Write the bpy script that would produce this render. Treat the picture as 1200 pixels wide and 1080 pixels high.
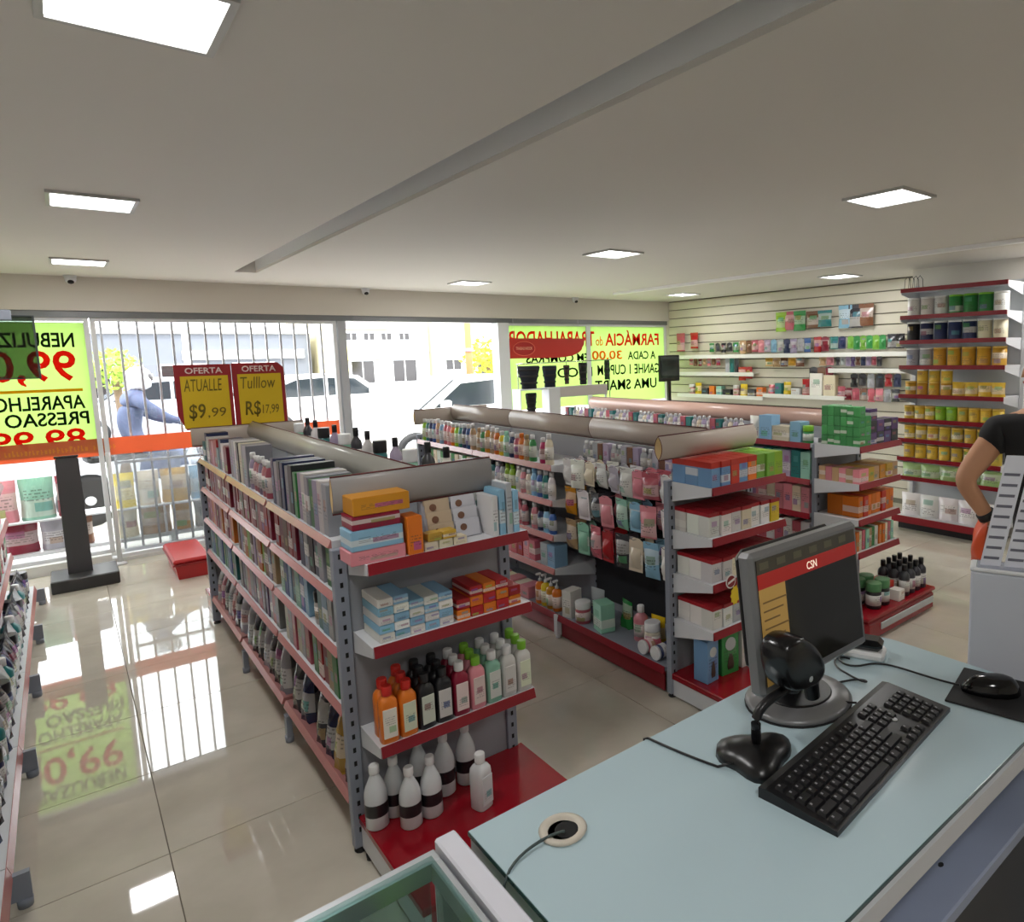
import bpy, bmesh, math, random
from mathutils import Vector, Matrix

rnd = random.Random(11)
scene = bpy.context.scene
COL = scene.collection
for o in list(bpy.data.objects):
    bpy.data.objects.remove(o)

# ------------------------------------------------------------------ camera, sky, sun, exposure
CAM_H = 1.75
cam_d = bpy.data.cameras.new('camera')
cam_d.sensor_fit = 'HORIZONTAL'; cam_d.sensor_width = 36.0
cam_d.lens = 789.6366 / 1200 * 36.0
cam_d.shift_x = (600 - 747.5186) / 1200
cam_d.shift_y = (508.9894 - 540) / 1200
cam_d.clip_start = 0.02; cam_d.clip_end = 300
cam = bpy.data.objects.new('camera', cam_d); COL.objects.link(cam)
_yaw, _pit, _rol = .7076, -.1197, -.0235
_fw = Vector((math.sin(_yaw)*math.cos(_pit), math.cos(_yaw)*math.cos(_pit), math.sin(_pit)))
_r = Vector((math.cos(_yaw), -math.sin(_yaw), 0)); _u = _r.cross(_fw)
_R = _r*math.cos(_rol) + _u*math.sin(_rol); _U = _u*math.cos(_rol) - _r*math.sin(_rol)
cam.matrix_world = Matrix(((_R.x, _U.x, -_fw.x, 0), (_R.y, _U.y, -_fw.y, 0), (_R.z, _U.z, -_fw.z, CAM_H), (0, 0, 0, 1)))
scene.camera = cam

SKY_STRENGTH = 5.5
SUN_STRENGTH = 3.0
PANEL_WATTS = 6.0
PANEL_EMIT = 6.0
world = bpy.data.worlds.new('world'); scene.world = world; world.use_nodes = True
_bg = world.node_tree.nodes['Background']
_bg.inputs['Color'].default_value = (0.93, 0.97, 1.0, 1); _bg.inputs['Strength'].default_value = SKY_STRENGTH
sun_d = bpy.data.lights.new('sun', 'SUN'); sun_d.energy = SUN_STRENGTH; sun_d.angle = 0.01; sun_d.color = (1, .96, .88)
sun = bpy.data.objects.new('sun', sun_d); COL.objects.link(sun)
sun.rotation_euler = (math.radians(32), 0, math.radians(-14))
vs = scene.view_settings
vs.view_transform = 'Standard'; vs.look = 'None'; vs.gamma = 1.0; vs.exposure = 0.55; vs.use_curve_mapping = False

# ------------------------------------------------------------------ colour and material helpers
def lin(c):
    r = []
    for v in c[:3]:
        v = v/255.0
        r.append(v/12.92 if v <= .04045 else ((v+.055)/1.055)**2.4)
    return (r[0], r[1], r[2], 1.0)

_mats = {}
def mat(name, col, rough=.5, metal=0.0, spec=.5, var=0.0, scale=8.0, bump=0.0, emit=0.0, alpha=None):
    if name in _mats: return _mats[name]
    m = bpy.data.materials.new(name); m.use_nodes = True; _mats[name] = m
    nt = m.node_tree; b = nt.nodes['Principled BSDF']
    c = lin(col)
    b.inputs['Base Color'].default_value = c
    b.inputs['Roughness'].default_value = rough; b.inputs['Metallic'].default_value = metal
    b.inputs['Specular IOR Level'].default_value = spec
    if var or bump:
        tc = nt.nodes.new('ShaderNodeTexCoord'); nz = nt.nodes.new('ShaderNodeTexNoise')
        nz.inputs['Scale'].default_value = scale; nz.inputs['Detail'].default_value = 3
        nt.links.new(tc.outputs['Object'], nz.inputs['Vector'])
        if var:
            mx = nt.nodes.new('ShaderNodeMix'); mx.data_type = 'RGBA'
            mx.inputs[6].default_value = tuple(v*(1-var) for v in c[:3]) + (1,)
            mx.inputs[7].default_value = tuple(min(1, v*(1+var)) for v in c[:3]) + (1,)
            nt.links.new(nz.outputs['Fac'], mx.inputs[0]); nt.links.new(mx.outputs[2], b.inputs['Base Color'])
        if bump:
            bp = nt.nodes.new('ShaderNodeBump'); bp.inputs['Strength'].default_value = bump; bp.inputs['Distance'].default_value = .01
            nt.links.new(nz.outputs['Fac'], bp.inputs['Height']); nt.links.new(bp.outputs['Normal'], b.inputs['Normal'])
    if emit:
        b.inputs['Emission Color'].default_value = c; b.inputs['Emission Strength'].default_value = emit
    return m

def glass_mat(name, tint=(255, 255, 255), refl=.06, rough=.0, milk=0.0):
    if name in _mats: return _mats[name]
    m = bpy.data.materials.new(name); m.use_nodes = True; _mats[name] = m
    nt = m.node_tree; nt.nodes.clear()
    out = nt.nodes.new('ShaderNodeOutputMaterial'); tr = nt.nodes.new('ShaderNodeBsdfTransparent')
    gl = nt.nodes.new('ShaderNodeBsdfGlossy'); mx = nt.nodes.new('ShaderNodeMixShader'); lw = nt.nodes.new('ShaderNodeLayerWeight'); lw.inputs['Blend'].default_value = .5
    pw = nt.nodes.new('ShaderNodeMath'); pw.operation = 'POWER'; pw.inputs[1].default_value = 5; nt.links.new(lw.outputs['Facing'], pw.inputs[0])
    fr = nt.nodes.new('ShaderNodeMath'); fr.operation = 'MULTIPLY_ADD'; fr.inputs[1].default_value = .9; fr.inputs[2].default_value = .02+refl*.25; nt.links.new(pw.outputs[0], fr.inputs[0])
    tr.inputs['Color'].default_value = lin(tint); gl.inputs['Roughness'].default_value = rough
    src = tr
    if milk:
        df = nt.nodes.new('ShaderNodeBsdfTranslucent'); df.inputs['Color'].default_value = lin((240, 240, 240))
        m2 = nt.nodes.new('ShaderNodeMixShader'); m2.inputs[0].default_value = milk
        nt.links.new(tr.outputs[0], m2.inputs[1]); nt.links.new(df.outputs[0], m2.inputs[2]); src = m2
    nt.links.new(fr.outputs[0], mx.inputs[0]); nt.links.new(src.outputs[0], mx.inputs[1]); nt.links.new(gl.outputs[0], mx.inputs[2])
    nt.links.new(mx.outputs[0], out.inputs['Surface'])
    return m

def tint_mat(name, rough=.35, spec=.5, mul=1.0, clear=0.0):
    """plastic whose colour is the object's own colour"""
    if name in _mats: return _mats[name]
    m = bpy.data.materials.new(name); m.use_nodes = True; _mats[name] = m
    nt = m.node_tree; b = nt.nodes['Principled BSDF']
    oi = nt.nodes.new('ShaderNodeObjectInfo')
    b.inputs['Roughness'].default_value = rough; b.inputs['Specular IOR Level'].default_value = spec
    if clear: b.inputs['Transmission Weight'].default_value = clear
    if mul != 1.0:
        mx = nt.nodes.new('ShaderNodeMix'); mx.data_type = 'RGBA'; mx.blend_type = 'MULTIPLY'; mx.inputs[0].default_value = 1
        mx.inputs[7].default_value = (mul, mul, mul, 1)
        nt.links.new(oi.outputs['Color'], mx.inputs[6]); nt.links.new(mx.outputs[2], b.inputs['Base Color'])
    else:
        nt.links.new(oi.outputs['Color'], b.inputs['Base Color'])
    return m

def print_mat(name, white=(235, 232, 226), mode='carton', rough=.4):
    """printed pack: the object's colour, a pale panel, lines of small print and a second ink, different on every pack"""
    if name in _mats: return _mats[name]
    m = bpy.data.materials.new(name); m.use_nodes = True; _mats[name] = m
    nt = m.node_tree; N = nt.nodes.new; L = nt.links.new
    b = nt.nodes['Principled BSDF']; b.inputs['Roughness'].default_value = rough
    oi = N('ShaderNodeObjectInfo'); tc = N('ShaderNodeTexCoord'); sp = N('ShaderNodeSeparateXYZ')
    L(tc.outputs['Generated'], sp.inputs[0])
    def M(op, a, bb=None, c=None):
        n = N('ShaderNodeMath'); n.operation = op
        for i, v in enumerate((a, bb, c)):
            if v is None: continue
            if isinstance(v, (int, float)): n.inputs[i].default_value = v
            else: L(v, n.inputs[i])
        return n.outputs[0]
    x = sp.outputs[0]; z = sp.outputs[2]; r = oi.outputs['Random']
    def fr(k): return M('FRACT', M('MULTIPLY', r, k))
    def inside(v, lo, w): return M('MULTIPLY', M('GREATER_THAN', v, lo), M('LESS_THAN', v, M('ADD', lo, w)))
    lo = M('MULTIPLY_ADD', fr(5.7), .4, .06)
    band = inside(z, lo, .3 if mode == 'carton' else .42)
    hs = N('ShaderNodeHueSaturation'); L(oi.outputs['Color'], hs.inputs['Color'])
    L(M('MULTIPLY_ADD', r, .36, .32), hs.inputs['Hue']); hs.inputs['Value'].default_value = .7
    hv = N('ShaderNodeCombineColor'); hv.mode = 'HSV'; L(fr(17.7), hv.inputs[0]); hv.inputs[1].default_value = .75; hv.inputs[2].default_value = .45
    hm = N('ShaderNodeMix'); hm.data_type = 'RGBA'; hm.inputs[0].default_value = .6; L(hs.outputs[0], hm.inputs[6]); L(hv.outputs[0], hm.inputs[7])
    mx = N('ShaderNodeMix'); mx.data_type = 'RGBA'; L(oi.outputs['Color'], mx.inputs[6]); mx.inputs[7].default_value = lin(white)
    if mode == 'carton': L(M('MULTIPLY', band, M('MULTIPLY', M('GREATER_THAN', fr(7.3), .68), .6)), mx.inputs[0])
    elif mode == 'label': mx.inputs[0].default_value = .72
    else: L(M('MULTIPLY', band, .4), mx.inputs[0])
    # a block of second ink
    blk = M('MULTIPLY', inside(x, M('MULTIPLY_ADD', fr(11.3), .35, .08), .5), inside(z, M('MULTIPLY_ADD', fr(3.1), .5, .1), .22))
    m2 = N('ShaderNodeMix'); m2.data_type = 'RGBA'; L(M('MULTIPLY', blk, .8), m2.inputs[0]); L(mx.outputs[2], m2.inputs[6]); L(hm.outputs[2], m2.inputs[7])
    # lines of small print broken into words
    nz = N('ShaderNodeTexNoise'); nz.inputs['Scale'].default_value = 1.0; nz.inputs['Detail'].default_value = 0
    cb = N('ShaderNodeCombineXYZ'); L(M('MULTIPLY', x, 14), cb.inputs[0]); L(M('ADD', M('FLOOR', M('MULTIPLY', z, 13)), M('MULTIPLY', r, 50)), cb.inputs[1]); L(cb.outputs[0], nz.inputs['Vector'])
    ln = M('MULTIPLY', M('MULTIPLY', M('LESS_THAN', M('FRACT', M('MULTIPLY', z, 13)), .42), inside(x, .14, .72)), M('MULTIPLY', M('GREATER_THAN', nz.outputs['Fac'], .47), inside(z, M('MULTIPLY_ADD', fr(9.9), .35, .1), .3)))
    m3 = N('ShaderNodeMix'); m3.data_type = 'RGBA'; L(M('MULTIPLY', ln, .55), m3.inputs[0]); L(m2.outputs[2], m3.inputs[6]); m3.inputs[7].default_value = lin((60, 52, 58))
    L(m3.outputs[2], b.inputs['Base Color'])
    return m

# named colours (sRGB)
C = dict(white=(232, 230, 226), cream=(226, 214, 188), grey=(140, 140, 142), silver=(176, 178, 184), black=(26, 26, 30), charcoal=(58, 58, 64),
         red=(176, 30, 36), crimson=(140, 20, 50), pink=(222, 140, 150), rose=(196, 96, 110), magenta=(170, 40, 90), orange=(226, 120, 30), amber=(206, 140, 30),
         yellow=(230, 196, 40), lime=(150, 196, 50), green=(52, 140, 70), teal=(40, 120, 120), mint=(150, 204, 180), blue=(60, 100, 170),
         navy=(36, 48, 90), sky=(140, 186, 214), purple=(96, 70, 120), lilac=(176, 160, 190), brown=(120, 80, 56), tan=(196, 160, 120), gold=(200, 160, 60))

# ------------------------------------------------------------------ mesh helpers
class MB:
    def __init__(s): s.v = []; s.f = []; s.m = []; s.sm = []
    def add(s, vs_, fs, m=0, smooth=False):
        o = len(s.v); s.v += [tuple(p) for p in vs_]
        for f in fs: s.f.append([i+o for i in f]); s.m.append(m); s.sm.append(smooth)
        return s
    def box(s, x0, x1, y0, y1, z0, z1, m=0):
        return s.add([(x, y, z) for x in (x0, x1) for y in (y0, y1) for z in (z0, z1)],
                     [(0, 1, 3, 2), (4, 6, 7, 5), (0, 4, 5, 1), (2, 3, 7, 6), (0, 2, 6, 4), (1, 5, 7, 3)], m)
    def cbox(s, x0, x1, y0, y1, z0, z1, b=.004, m=0):
        """chamfered box"""
        b = min(b, (x1-x0)*.45, (y1-y0)*.45, (z1-z0)*.45)
        X = (x0, x1); Y = (y0, y1); Z = (z0, z1); V = []; I = {}
        for i in (0, 1):
            for j in (0, 1):
                for k in (0, 1):
                    sx, sy, sz = (1, -1)[i]*b, (1, -1)[j]*b, (1, -1)[k]*b
                    I[i, j, k] = len(V)
                    V += [(X[i], Y[j]+sy, Z[k]+sz), (X[i]+sx, Y[j], Z[k]+sz), (X[i]+sx, Y[j]+sy, Z[k])]
        F = []
        for a in (0, 1):
            F.append([I[a, j, k] for j, k in ((0, 0), (1, 0), (1, 1), (0, 1))][::(-1 if a == 0 else 1)])
            F.append([I[i, a, k]+1 for i, k in ((0, 0), (1, 0), (1, 1), (0, 1))][::(1 if a == 0 else -1)])
            F.append([I[i, j, a]+2 for i, j in ((0, 0), (1, 0), (1, 1), (0, 1))][::(-1 if a == 0 else 1)])
        for a in (0, 1):
            for c in (0, 1):
                F.append([I[a, c, 0]+0, I[a, c, 1]+0, I[a, c, 1]+1, I[a, c, 0]+1])
                F.append([I[a, 0, c]+0, I[a, 1, c]+0, I[a, 1, c]+2, I[a, 0, c]+2])
                F.append([I[0, a, c]+1, I[1, a, c]+1, I[1, a, c]+2, I[0, a, c]+2])
                for d in (0, 1): F.append([I[a, c, d], I[a, c, d]+1, I[a, c, d]+2])
        return s.add(V, F, m)
    def lathe(s, prof, seg=14, m=0, cx=0, cy=0, sx=1, sy=1, mats=None, smooth=True, sq=1.0):
        V = []; n = len(prof); pw = lambda v: math.copysign(abs(v)**sq, v)
        for r, z in prof:
            for k in range(seg):
                a = 2*math.pi*k/seg
                V.append((cx+r*pw(math.cos(a))*sx, cy+r*pw(math.sin(a))*sy, z))
        base = len(s.v); s.v += V
        for i in range(n-1):
            for k in range(seg):
                k2 = (k+1) % seg
                s.f.append([base+i*seg+k, base+i*seg+k2, base+(i+1)*seg+k2, base+(i+1)*seg+k])
                s.m.append(mats[i] if mats else m); s.sm.append(smooth)
        s.f.append([base+k for k in range(seg)][::-1]); s.m.append(mats[0] if mats else m); s.sm.append(False)
        s.f.append([base+(n-1)*seg+k for k in range(seg)]); s.m.append(mats[-1] if mats else m); s.sm.append(False)
        return s
    def prism(s, poly, a0, a1, axis='y', m=0):
        """poly of 2-D points extruded along axis: y -> (x,z), x -> (y,z), z -> (x,y)"""
        def P(p, a): return {'y': (p[0], a, p[1]), 'x': (a, p[0], p[1]), 'z': (p[0], p[1], a)}[axis]
        n = len(poly)
        return s.add([P(p, a0) for p in poly]+[P(p, a1) for p in poly],
                     [list(range(n)), list(range(2*n-1, n-1, -1))]+[[i, n+i, n+(i+1) % n, (i+1) % n] for i in range(n)], m)
    def tube(s, pts, r, seg=8, m=0, closed=False):
        pts = [Vector(p) for p in pts]; n = len(pts); V = []
        rr = r if isinstance(r, (list, tuple)) else [r]*n
        up = Vector((0, 0, 1))
        for i, p in enumerate(pts):
            d = (pts[min(i+1, n-1)]-pts[max(i-1, 0)]).normalized()
            a = d.cross(up)
            if a.length < .05: a = d.cross(Vector((1, 0, 0)))
            a.normalize(); b = d.cross(a).normalized()
            for k in range(seg):
                t = 2*math.pi*k/seg; V.append(p+a*math.cos(t)*rr[i]+b*math.sin(t)*rr[i])
        F = [[i*seg+k, i*seg+(k+1) % seg, (i+1)*seg+(k+1) % seg, (i+1)*seg+k] for i in range(n-1) for k in range(seg)]
        F += [list(range(seg))[::-1], [(n-1)*seg+k for k in range(seg)]]
        return s.add(V, F, m, True)
    def pillow(s, w, h, d, z0=0, nx=6, nz=8, m=0, seal=.06, cx=0, cy=0, gusset=False):
        """soft pack: bulging front and back joined at flat seals; faces -y"""
        for sg in (-1, 1):
            V = []
            for j in range(nz+1):
                for i in range(nx+1):
                    u = i/nx; v = j/nz
                    q = max(0, min(1, (v-seal)/(1-2*seal)))
                    bul = (max(0, math.sin(math.pi*u))**.5)*(max(0, math.sin(math.pi*q))**.55)
                    if gusset: bul = (max(0, math.sin(math.pi*u))**.3)*max(0, 1-(v/(1-seal))**2.2 if v < 1-seal else 0)**.6
                    pinch = 1-.06*math.sin(math.pi*q)
                    wob = .006*math.sin(9*u+7*v+sg)*bul
                    V.append((cx+(u-.5)*w*pinch, cy+sg*(d*.5*bul+.0006)+wob*sg, z0+v*h))
            F = []
            for j in range(nz):
                for i in range(nx):
                    a = j*(nx+1)+i; q = [a, a+1, a+nx+2, a+nx+1]
                    F.append(q if sg < 0 else q[::-1])
            s.add(V, F, m, True)
        return s
    def mesh(s, name, mats):
        me = bpy.data.meshes.new(name); me.from_pydata(s.v, [], s.f)
        for m in mats: me.materials.append(m)
        me.polygons.foreach_set('material_index', s.m)
        me.polygons.foreach_set('use_smooth', s.sm)
        bm = bmesh.new(); bm.from_mesh(me); bmesh.ops.recalc_face_normals(bm, faces=bm.faces); bm.to_mesh(me); bm.free()
        me.update()
        return me

def link(name, me, parent=None, loc=(0, 0, 0), rot=None, color=None, kind=None, label=None):
    o = bpy.data.objects.new(name, me); COL.objects.link(o)
    o.location = loc
    if rot: o.rotation_euler = rot
    if parent: o.parent = parent
    if color: o.color = lin(color)
    if kind: o['kind'] = kind
    if label: o['label'] = label
    return o

_labels = {}
def tag(o, label, cat, group=None):
    o['label'] = label; o['category'] = cat
    if group: o['group'] = group
    k = _labels.get(label)
    if k is not None and k != group: print('LABEL CLASH', label)
    elif k is not None or label in _labels:
        if not group: print('LABEL DUP', label)
    _labels[label] = group
    n = len(label.replace('-', ' ').split())
    if n < 4 or n > 16: print('LABEL LEN', n, label)
    return o
def thing(name, label, cat, loc=(0, 0, 0), rz=0, group=None):
    o = bpy.data.objects.new(name, None); COL.objects.link(o); o.empty_display_size = .05
    o.location = loc; o.rotation_euler = (0, 0, rz)
    return tag(o, label, cat, group)
def part(name, mb, mats, parent, **k):
    if not isinstance(mats, (list, tuple)): mats = [mats]
    return link(name, mb.mesh(name, mats), parent, **k)
def struct(name, mb, mats):
    o = part(name, mb, mats, None); o['kind'] = 'structure'; return o

def text_mesh(s, x0, x1, z0, z1, y, m, mirror=False, bold=0.0, face=-1, shear=0.0, thick=.0015):
    """lettering fitted in a rectangle of an XZ plane; face -1 is read from -y; mirrored lettering is print seen from behind"""
    cu = bpy.data.curves.new('lettering', 'FONT'); cu.body = s; cu.size = 1; cu.offset = bold; cu.resolution_u = 3; cu.shear = shear
    o = bpy.data.objects.new('lettering', cu); COL.objects.link(o)
    dg = bpy.context.evaluated_depsgraph_get(); dg.update()
    me = bpy.data.meshes.new_from_object(o.evaluated_get(dg))
    bpy.data.objects.remove(o)
    xs = [v.co.x for v in me.vertices]; ys = [v.co.y for v in me.vertices]
    a, b, c, d = min(xs), max(xs), min(ys), max(ys)
    for v in me.vertices:
        u = (v.co.x-a)/(b-a); w = (v.co.y-c)/(d-c)
        v.co = Vector(((x1-u*(x1-x0)) if mirror else (x0+u*(x1-x0)), y, z0+w*(z1-z0)))
    bm = bmesh.new(); bm.from_mesh(me)
    r = bmesh.ops.extrude_face_region(bm, geom=bm.faces[:])
    bmesh.ops.translate(bm, verts=[e for e in r['geom'] if isinstance(e, bmesh.types.BMVert)], vec=(0, thick*face, 0))
    bmesh.ops.recalc_face_normals(bm, faces=bm.faces)
    bm.to_mesh(me); bm.free()
    me.materials.clear(); me.materials.append(m)
    return me

def bez(p0, p1, p2, p3, n=14):
    out = []
    for i in range(n+1):
        t = i/n; a = (1-t)
        out.append(tuple(a**3*p0[k]+3*a*a*t*p1[k]+3*a*t*t*p2[k]+t**3*p3[k] for k in range(3)))
    return out

# ------------------------------------------------------------------ common materials
m_ceil = mat('ceiling_paint', (216, 212, 207), .75, var=.02, scale=1.5)
m_wall = mat('wall_paint', (226, 222, 214), .7, var=.02, scale=2)
m_head = mat('header_paint', (206, 200, 190), .6, var=.02, scale=2)
m_slat = mat('slat_board', (206, 200, 184), .35, var=.02)
m_groove = mat('slat_groove', (120, 116, 104), .6)
m_grout = mat('grout', (112, 104, 92), .9)
m_post = mat('grey_steel', (138, 144, 156), .45, .0, .5, var=.05)
m_white = mat('white_steel', (214, 216, 220), .4, var=.03)
m_panel = mat('grey_panel', (150, 152, 158), .5, var=.03)
m_red = mat('red_rail', (132, 14, 30), .3, var=.05)
m_reddeck = mat('red_deck', (142, 16, 30), .16, var=.05)
m_pale = mat('pale_rail', (186, 122, 118), .25, var=.05)
m_paled = mat('rose_shelf', (150, 96, 94), .4, var=.05)
m_val = mat('valance_board', (186, 172, 160), .38, var=.03)
m_valin = mat('valance_inside', (216, 190, 140), .6)
m_valedge = mat('valance_edge', (90, 26, 26), .5)
m_slot = mat('slot_black', (12, 12, 14), .8)
m_rub = mat('black_rubber', (20, 20, 22), .6)
m_blk = mat('black_plastic', (20, 20, 23), .35)
m_blkgl = mat('black_gloss', (14, 14, 16), .12)
m_ink = mat('black_ink', (24, 30, 26), .6)
m_chrome = mat('chrome', (200, 200, 205), .2, 1.0)
m_alu = mat('aluminium', (196, 200, 204), .35, .6)
m_pl = tint_mat('pack_plastic', .3)
m_plc = tint_mat('pack_plastic_clear', .12, clear=.3)
m_lab = print_mat('pack_label', mode='label')
m_car = print_mat('pack_carton', mode='carton')
m_pch = print_mat('pack_foil', mode='foil', rough=.25)
m_capw = mat('white_cap', (228, 228, 228), .35)
m_capk = mat('black_cap', (24, 24, 28), .35)
m_capg = mat('green_cap', (128, 190, 50), .35)
m_capr = mat('red_cap', (190, 24, 34), .35)
m_tin = mat('tin_metal', (190, 190, 188), .3, .8)
m_clear = glass_mat('clear_blister', (236, 240, 242), .12, .08, milk=.18)

# ------------------------------------------------------------------ the setting
XL, XR, YB, YF, ZC = -.82, 7.06, -2.6, 7.4856, 2.505
# floor: slab of grout and separate polished tiles
def tile_mat():
    m = bpy.data.materials.new('polished_tile'); m.use_nodes = True
    nt = m.node_tree; b = nt.nodes['Principled BSDF']; N = nt.nodes.new; L = nt.links.new
    tc = N('ShaderNodeTexCoord'); n1 = N('ShaderNodeTexNoise'); n1.inputs['Scale'].default_value = 3; n1.inputs['Detail'].default_value = 6
    oi = N('ShaderNodeObjectInfo'); ad = N('ShaderNodeVectorMath'); L(tc.outputs['Object'], ad.inputs[0]); L(oi.outputs['Random'], ad.inputs[1])
    L(ad.outputs[0], n1.inputs['Vector'])
    cr = N('ShaderNodeValToRGB'); cr.color_ramp.elements[0].color = lin((190, 183, 168)); cr.color_ramp.elements[1].color = lin((206, 199, 184))
    cr.color_ramp.elements[0].position = .35; cr.color_ramp.elements[1].position = .65
    L(n1.outputs['Fac'], cr.inputs[0]); L(cr.outputs[0], b.inputs['Base Color'])
    b.inputs['Roughness'].default_value = .03; b.inputs['Specular IOR Level'].default_value = 1.0
    return m
m_tile = tile_mat()
floor = struct('floor', MB().box(XL-.1, XR+.1, YB-.1, YF+.12, -.08, -.004), m_grout)
T = .64; tx0 = .145; ty0 = 2.82
tile_me = MB().cbox(.0015, T-.0015, .0015, T-.0015, -.004, 0, .0012).mesh('tile', [m_tile])
i0 = math.floor((XL-tx0)/T); i1 = math.ceil((XR-tx0)/T); j0 = math.floor((YB-ty0)/T); j1 = math.ceil((YF-ty0)/T)
for i in range(i0, i1):
    for j in range(j0, j1):
        x, y = tx0+i*T, ty0+j*T
        if x < XL-.001 or x+T > XR or y+T > YF+.1 or y < YB:
            a, b = max(x+.0015, XL-.05), min(x+T-.0015, XR+.05); c, d = max(y+.0015, YB-.05), min(y+T-.0015, YF+.1)
            if b-a > .02 and d-c > .02:
                link('tile', MB().box(a, b, c, d, -.004, 0).mesh('tile', [m_tile]), floor)
        else:
            link('tile', tile_me, floor, (x, y, 0))
# ceiling with the long recessed slot and LED profile
SL0, SL1, SLE = 1.203, 1.37, 6.54
cb = MB()
cb.box(XL-.1, SL0, YB-.1, YF+.2, ZC, ZC+.14); cb.box(SL1, XR+.1, YB-.1, YF+.2, ZC, ZC+.14)
cb.box(SL0, SL1, SLE, YF+.2, ZC, ZC+.14); cb.box(XL-.1, XR+.1, YB-.1, YF+.2, ZC+.141, ZC+.3)
ceil = struct('ceiling', cb, m_ceil)
m_satin = mat('satin_white', (236, 238, 240), .22)
part('slot_lining', MB().box(SL0, SL1, YB, SLE, ZC+.13, ZC+.141).box(SL1-.004, SL1, YB, SLE, ZC+.02, ZC+.13), m_satin, ceil)
struct('trim_1', MB().cbox(5.31, 5.375, YB, 6.63, ZC-.03, ZC+.002, .003), mat('ceiling_strip', (244, 244, 246), .3))
struct('wall_left', MB().box(XL-.12, XL, YB-.1, YF+.1, 0, ZC), m_wall)
struct('wall_back', MB().box(XL-.1, XR+.1, YB-.12, YB, 0, ZC), m_wall)
wr = struct('wall_right', MB().box(XR+.022, XR+.14, YB-.1, YF+.1, 0, ZC), m_groove)
struct('wall_column', MB().box(6.5, XR+.022, YB, 3.37, 0, ZC), m_wall)
pitch = .122; z = .06
slat_me = MB().cbox(XR, XR+.024, 3.371, YF-.002, 0, pitch-.011, .004).mesh('slat', [m_slat])
while z+pitch < ZC+.02:
    hh = min(pitch-.011, ZC-z-.002)
    link('slat', slat_me if hh > pitch-.012 else MB().cbox(XR, XR+.024, 3.371, YF-.002, 0, hh, .003).mesh('slat', [m_slat]), wr, (0, 0, z)); z += pitch
# facade: header, sill, mullions, panes
struct('wall_front', MB().box(XL-.1, XR+.14, YF, YF+.28, 2.2213, ZC).box(XR-.0, XR+.14, YF, YF+.28, 0, 2.23).box(XL-.1, XL, YF, YF+.28, 0, 2.23), m_head)
struct('trim_2', MB().box(XL, XR, YF+.03, YF+.16, 2.165, 2.2213), mat('frame_grey', (120, 122, 124), .4, .3))
struct('trim_3', MB().box(XL, .22, YF-.02, YF+.18, 0, .09).box(.22, 2.3, YF+.05, YF+.18, 0, .03), mat('sill_white', (225, 225, 222), .4))
m_frame = mat('white_frame', (222, 224, 226), .35)
m_glass = glass_mat('shop_glass')
def window(n, x0, x1, z0, z1):
    w = struct('window_%d' % n, MB().box(x0, x0+.035, YF+.06, YF+.12, z0, z1).box(x1-.035, x1, YF+.06, YF+.12, z0, z1)
               .box(x0+.035, x1-.035, YF+.06, YF+.12, z0, z0+.03).box(x0+.035, x1-.035, YF+.06, YF+.12, z1-.03, z1), m_frame)
    part('pane', MB().box(x0+.035, x1-.035, YF+.085, YF+.093, z0+.03, z1-.03), m_glass, w)
    return w
window(1, XL, .25, .09, 2.165)
w1b = window(4, .26, 2.29, .03, 2.165)
m_film = glass_mat('haze_film', (225, 228, 228), .02, .3, milk=.07)
part('haze_film', MB().box(.30, 2.25, YF+.08, YF+.084, .1, .95), m_film, w1b)  # thin milky film added over the lower glass to imitate haze
window(2, 4.19, 5.6, .02, 2.165)
window(3, 5.6, XR, .02, 2.165)
struct('trim_4', MB().box(4.17, 4.32, YF-.01, YF+.16, 0, 2.165), m_frame)
struct('trim_5', MB().box(2.30, 2.38, YF+.04, YF+.16, 0, 2.165), mat('mullion_grey', (170, 172, 176), .4, .3))

# ------------------------------------------------------------------ ceiling lights (their light belongs to them)
m_led = mat('led_diffuser', (255, 255, 255), .5, emit=PANEL_EMIT)
m_ledf = mat('led_frame', (190, 190, 188), .4)
fr_me = MB()
for a in ((-.165, .165, -.165, -.148), (-.165, .165, .148, .165), (-.165, -.148, -.148, .148), (.148, .165, -.148, .148)):
    fr_me.box(a[0], a[1], a[2], a[3], -.013, 0)
fr_me = fr_me.mesh('panel_frame', [m_ledf]); df_me = MB().box(-.148, .148, -.148, .148, -.007, -.001).mesh('diffuser', [m_led])
LP = []
for ix, x in enumerate((.2, 3.27, 6.3)):
    for iy, y in enumerate((-.4, 1.83, 4.06, 6.4)):
        side = ('left', 'middle', 'right')[ix]; dep = ('behind the counter', 'closest to the camera', 'second from the window', 'closest to the window')[iy]
        t = thing('ceiling_light', 'square white LED panel in the %s ceiling row, %s' % (side, dep), 'ceiling light', (x, y, ZC), 0, 'square LED ceiling panels')
        link('panel_frame', fr_me, t); link('diffuser', df_me, t)
        ld = bpy.data.lights.new('panel_light', 'AREA'); ld.shape = 'SQUARE'; ld.size = .29; ld.energy = PANEL_WATTS; ld.color = (1, .985, .96)
        lo = bpy.data.objects.new('panel_light', ld); COL.objects.link(lo); lo.parent = t; lo.location = (0, 0, -.016)

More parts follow.
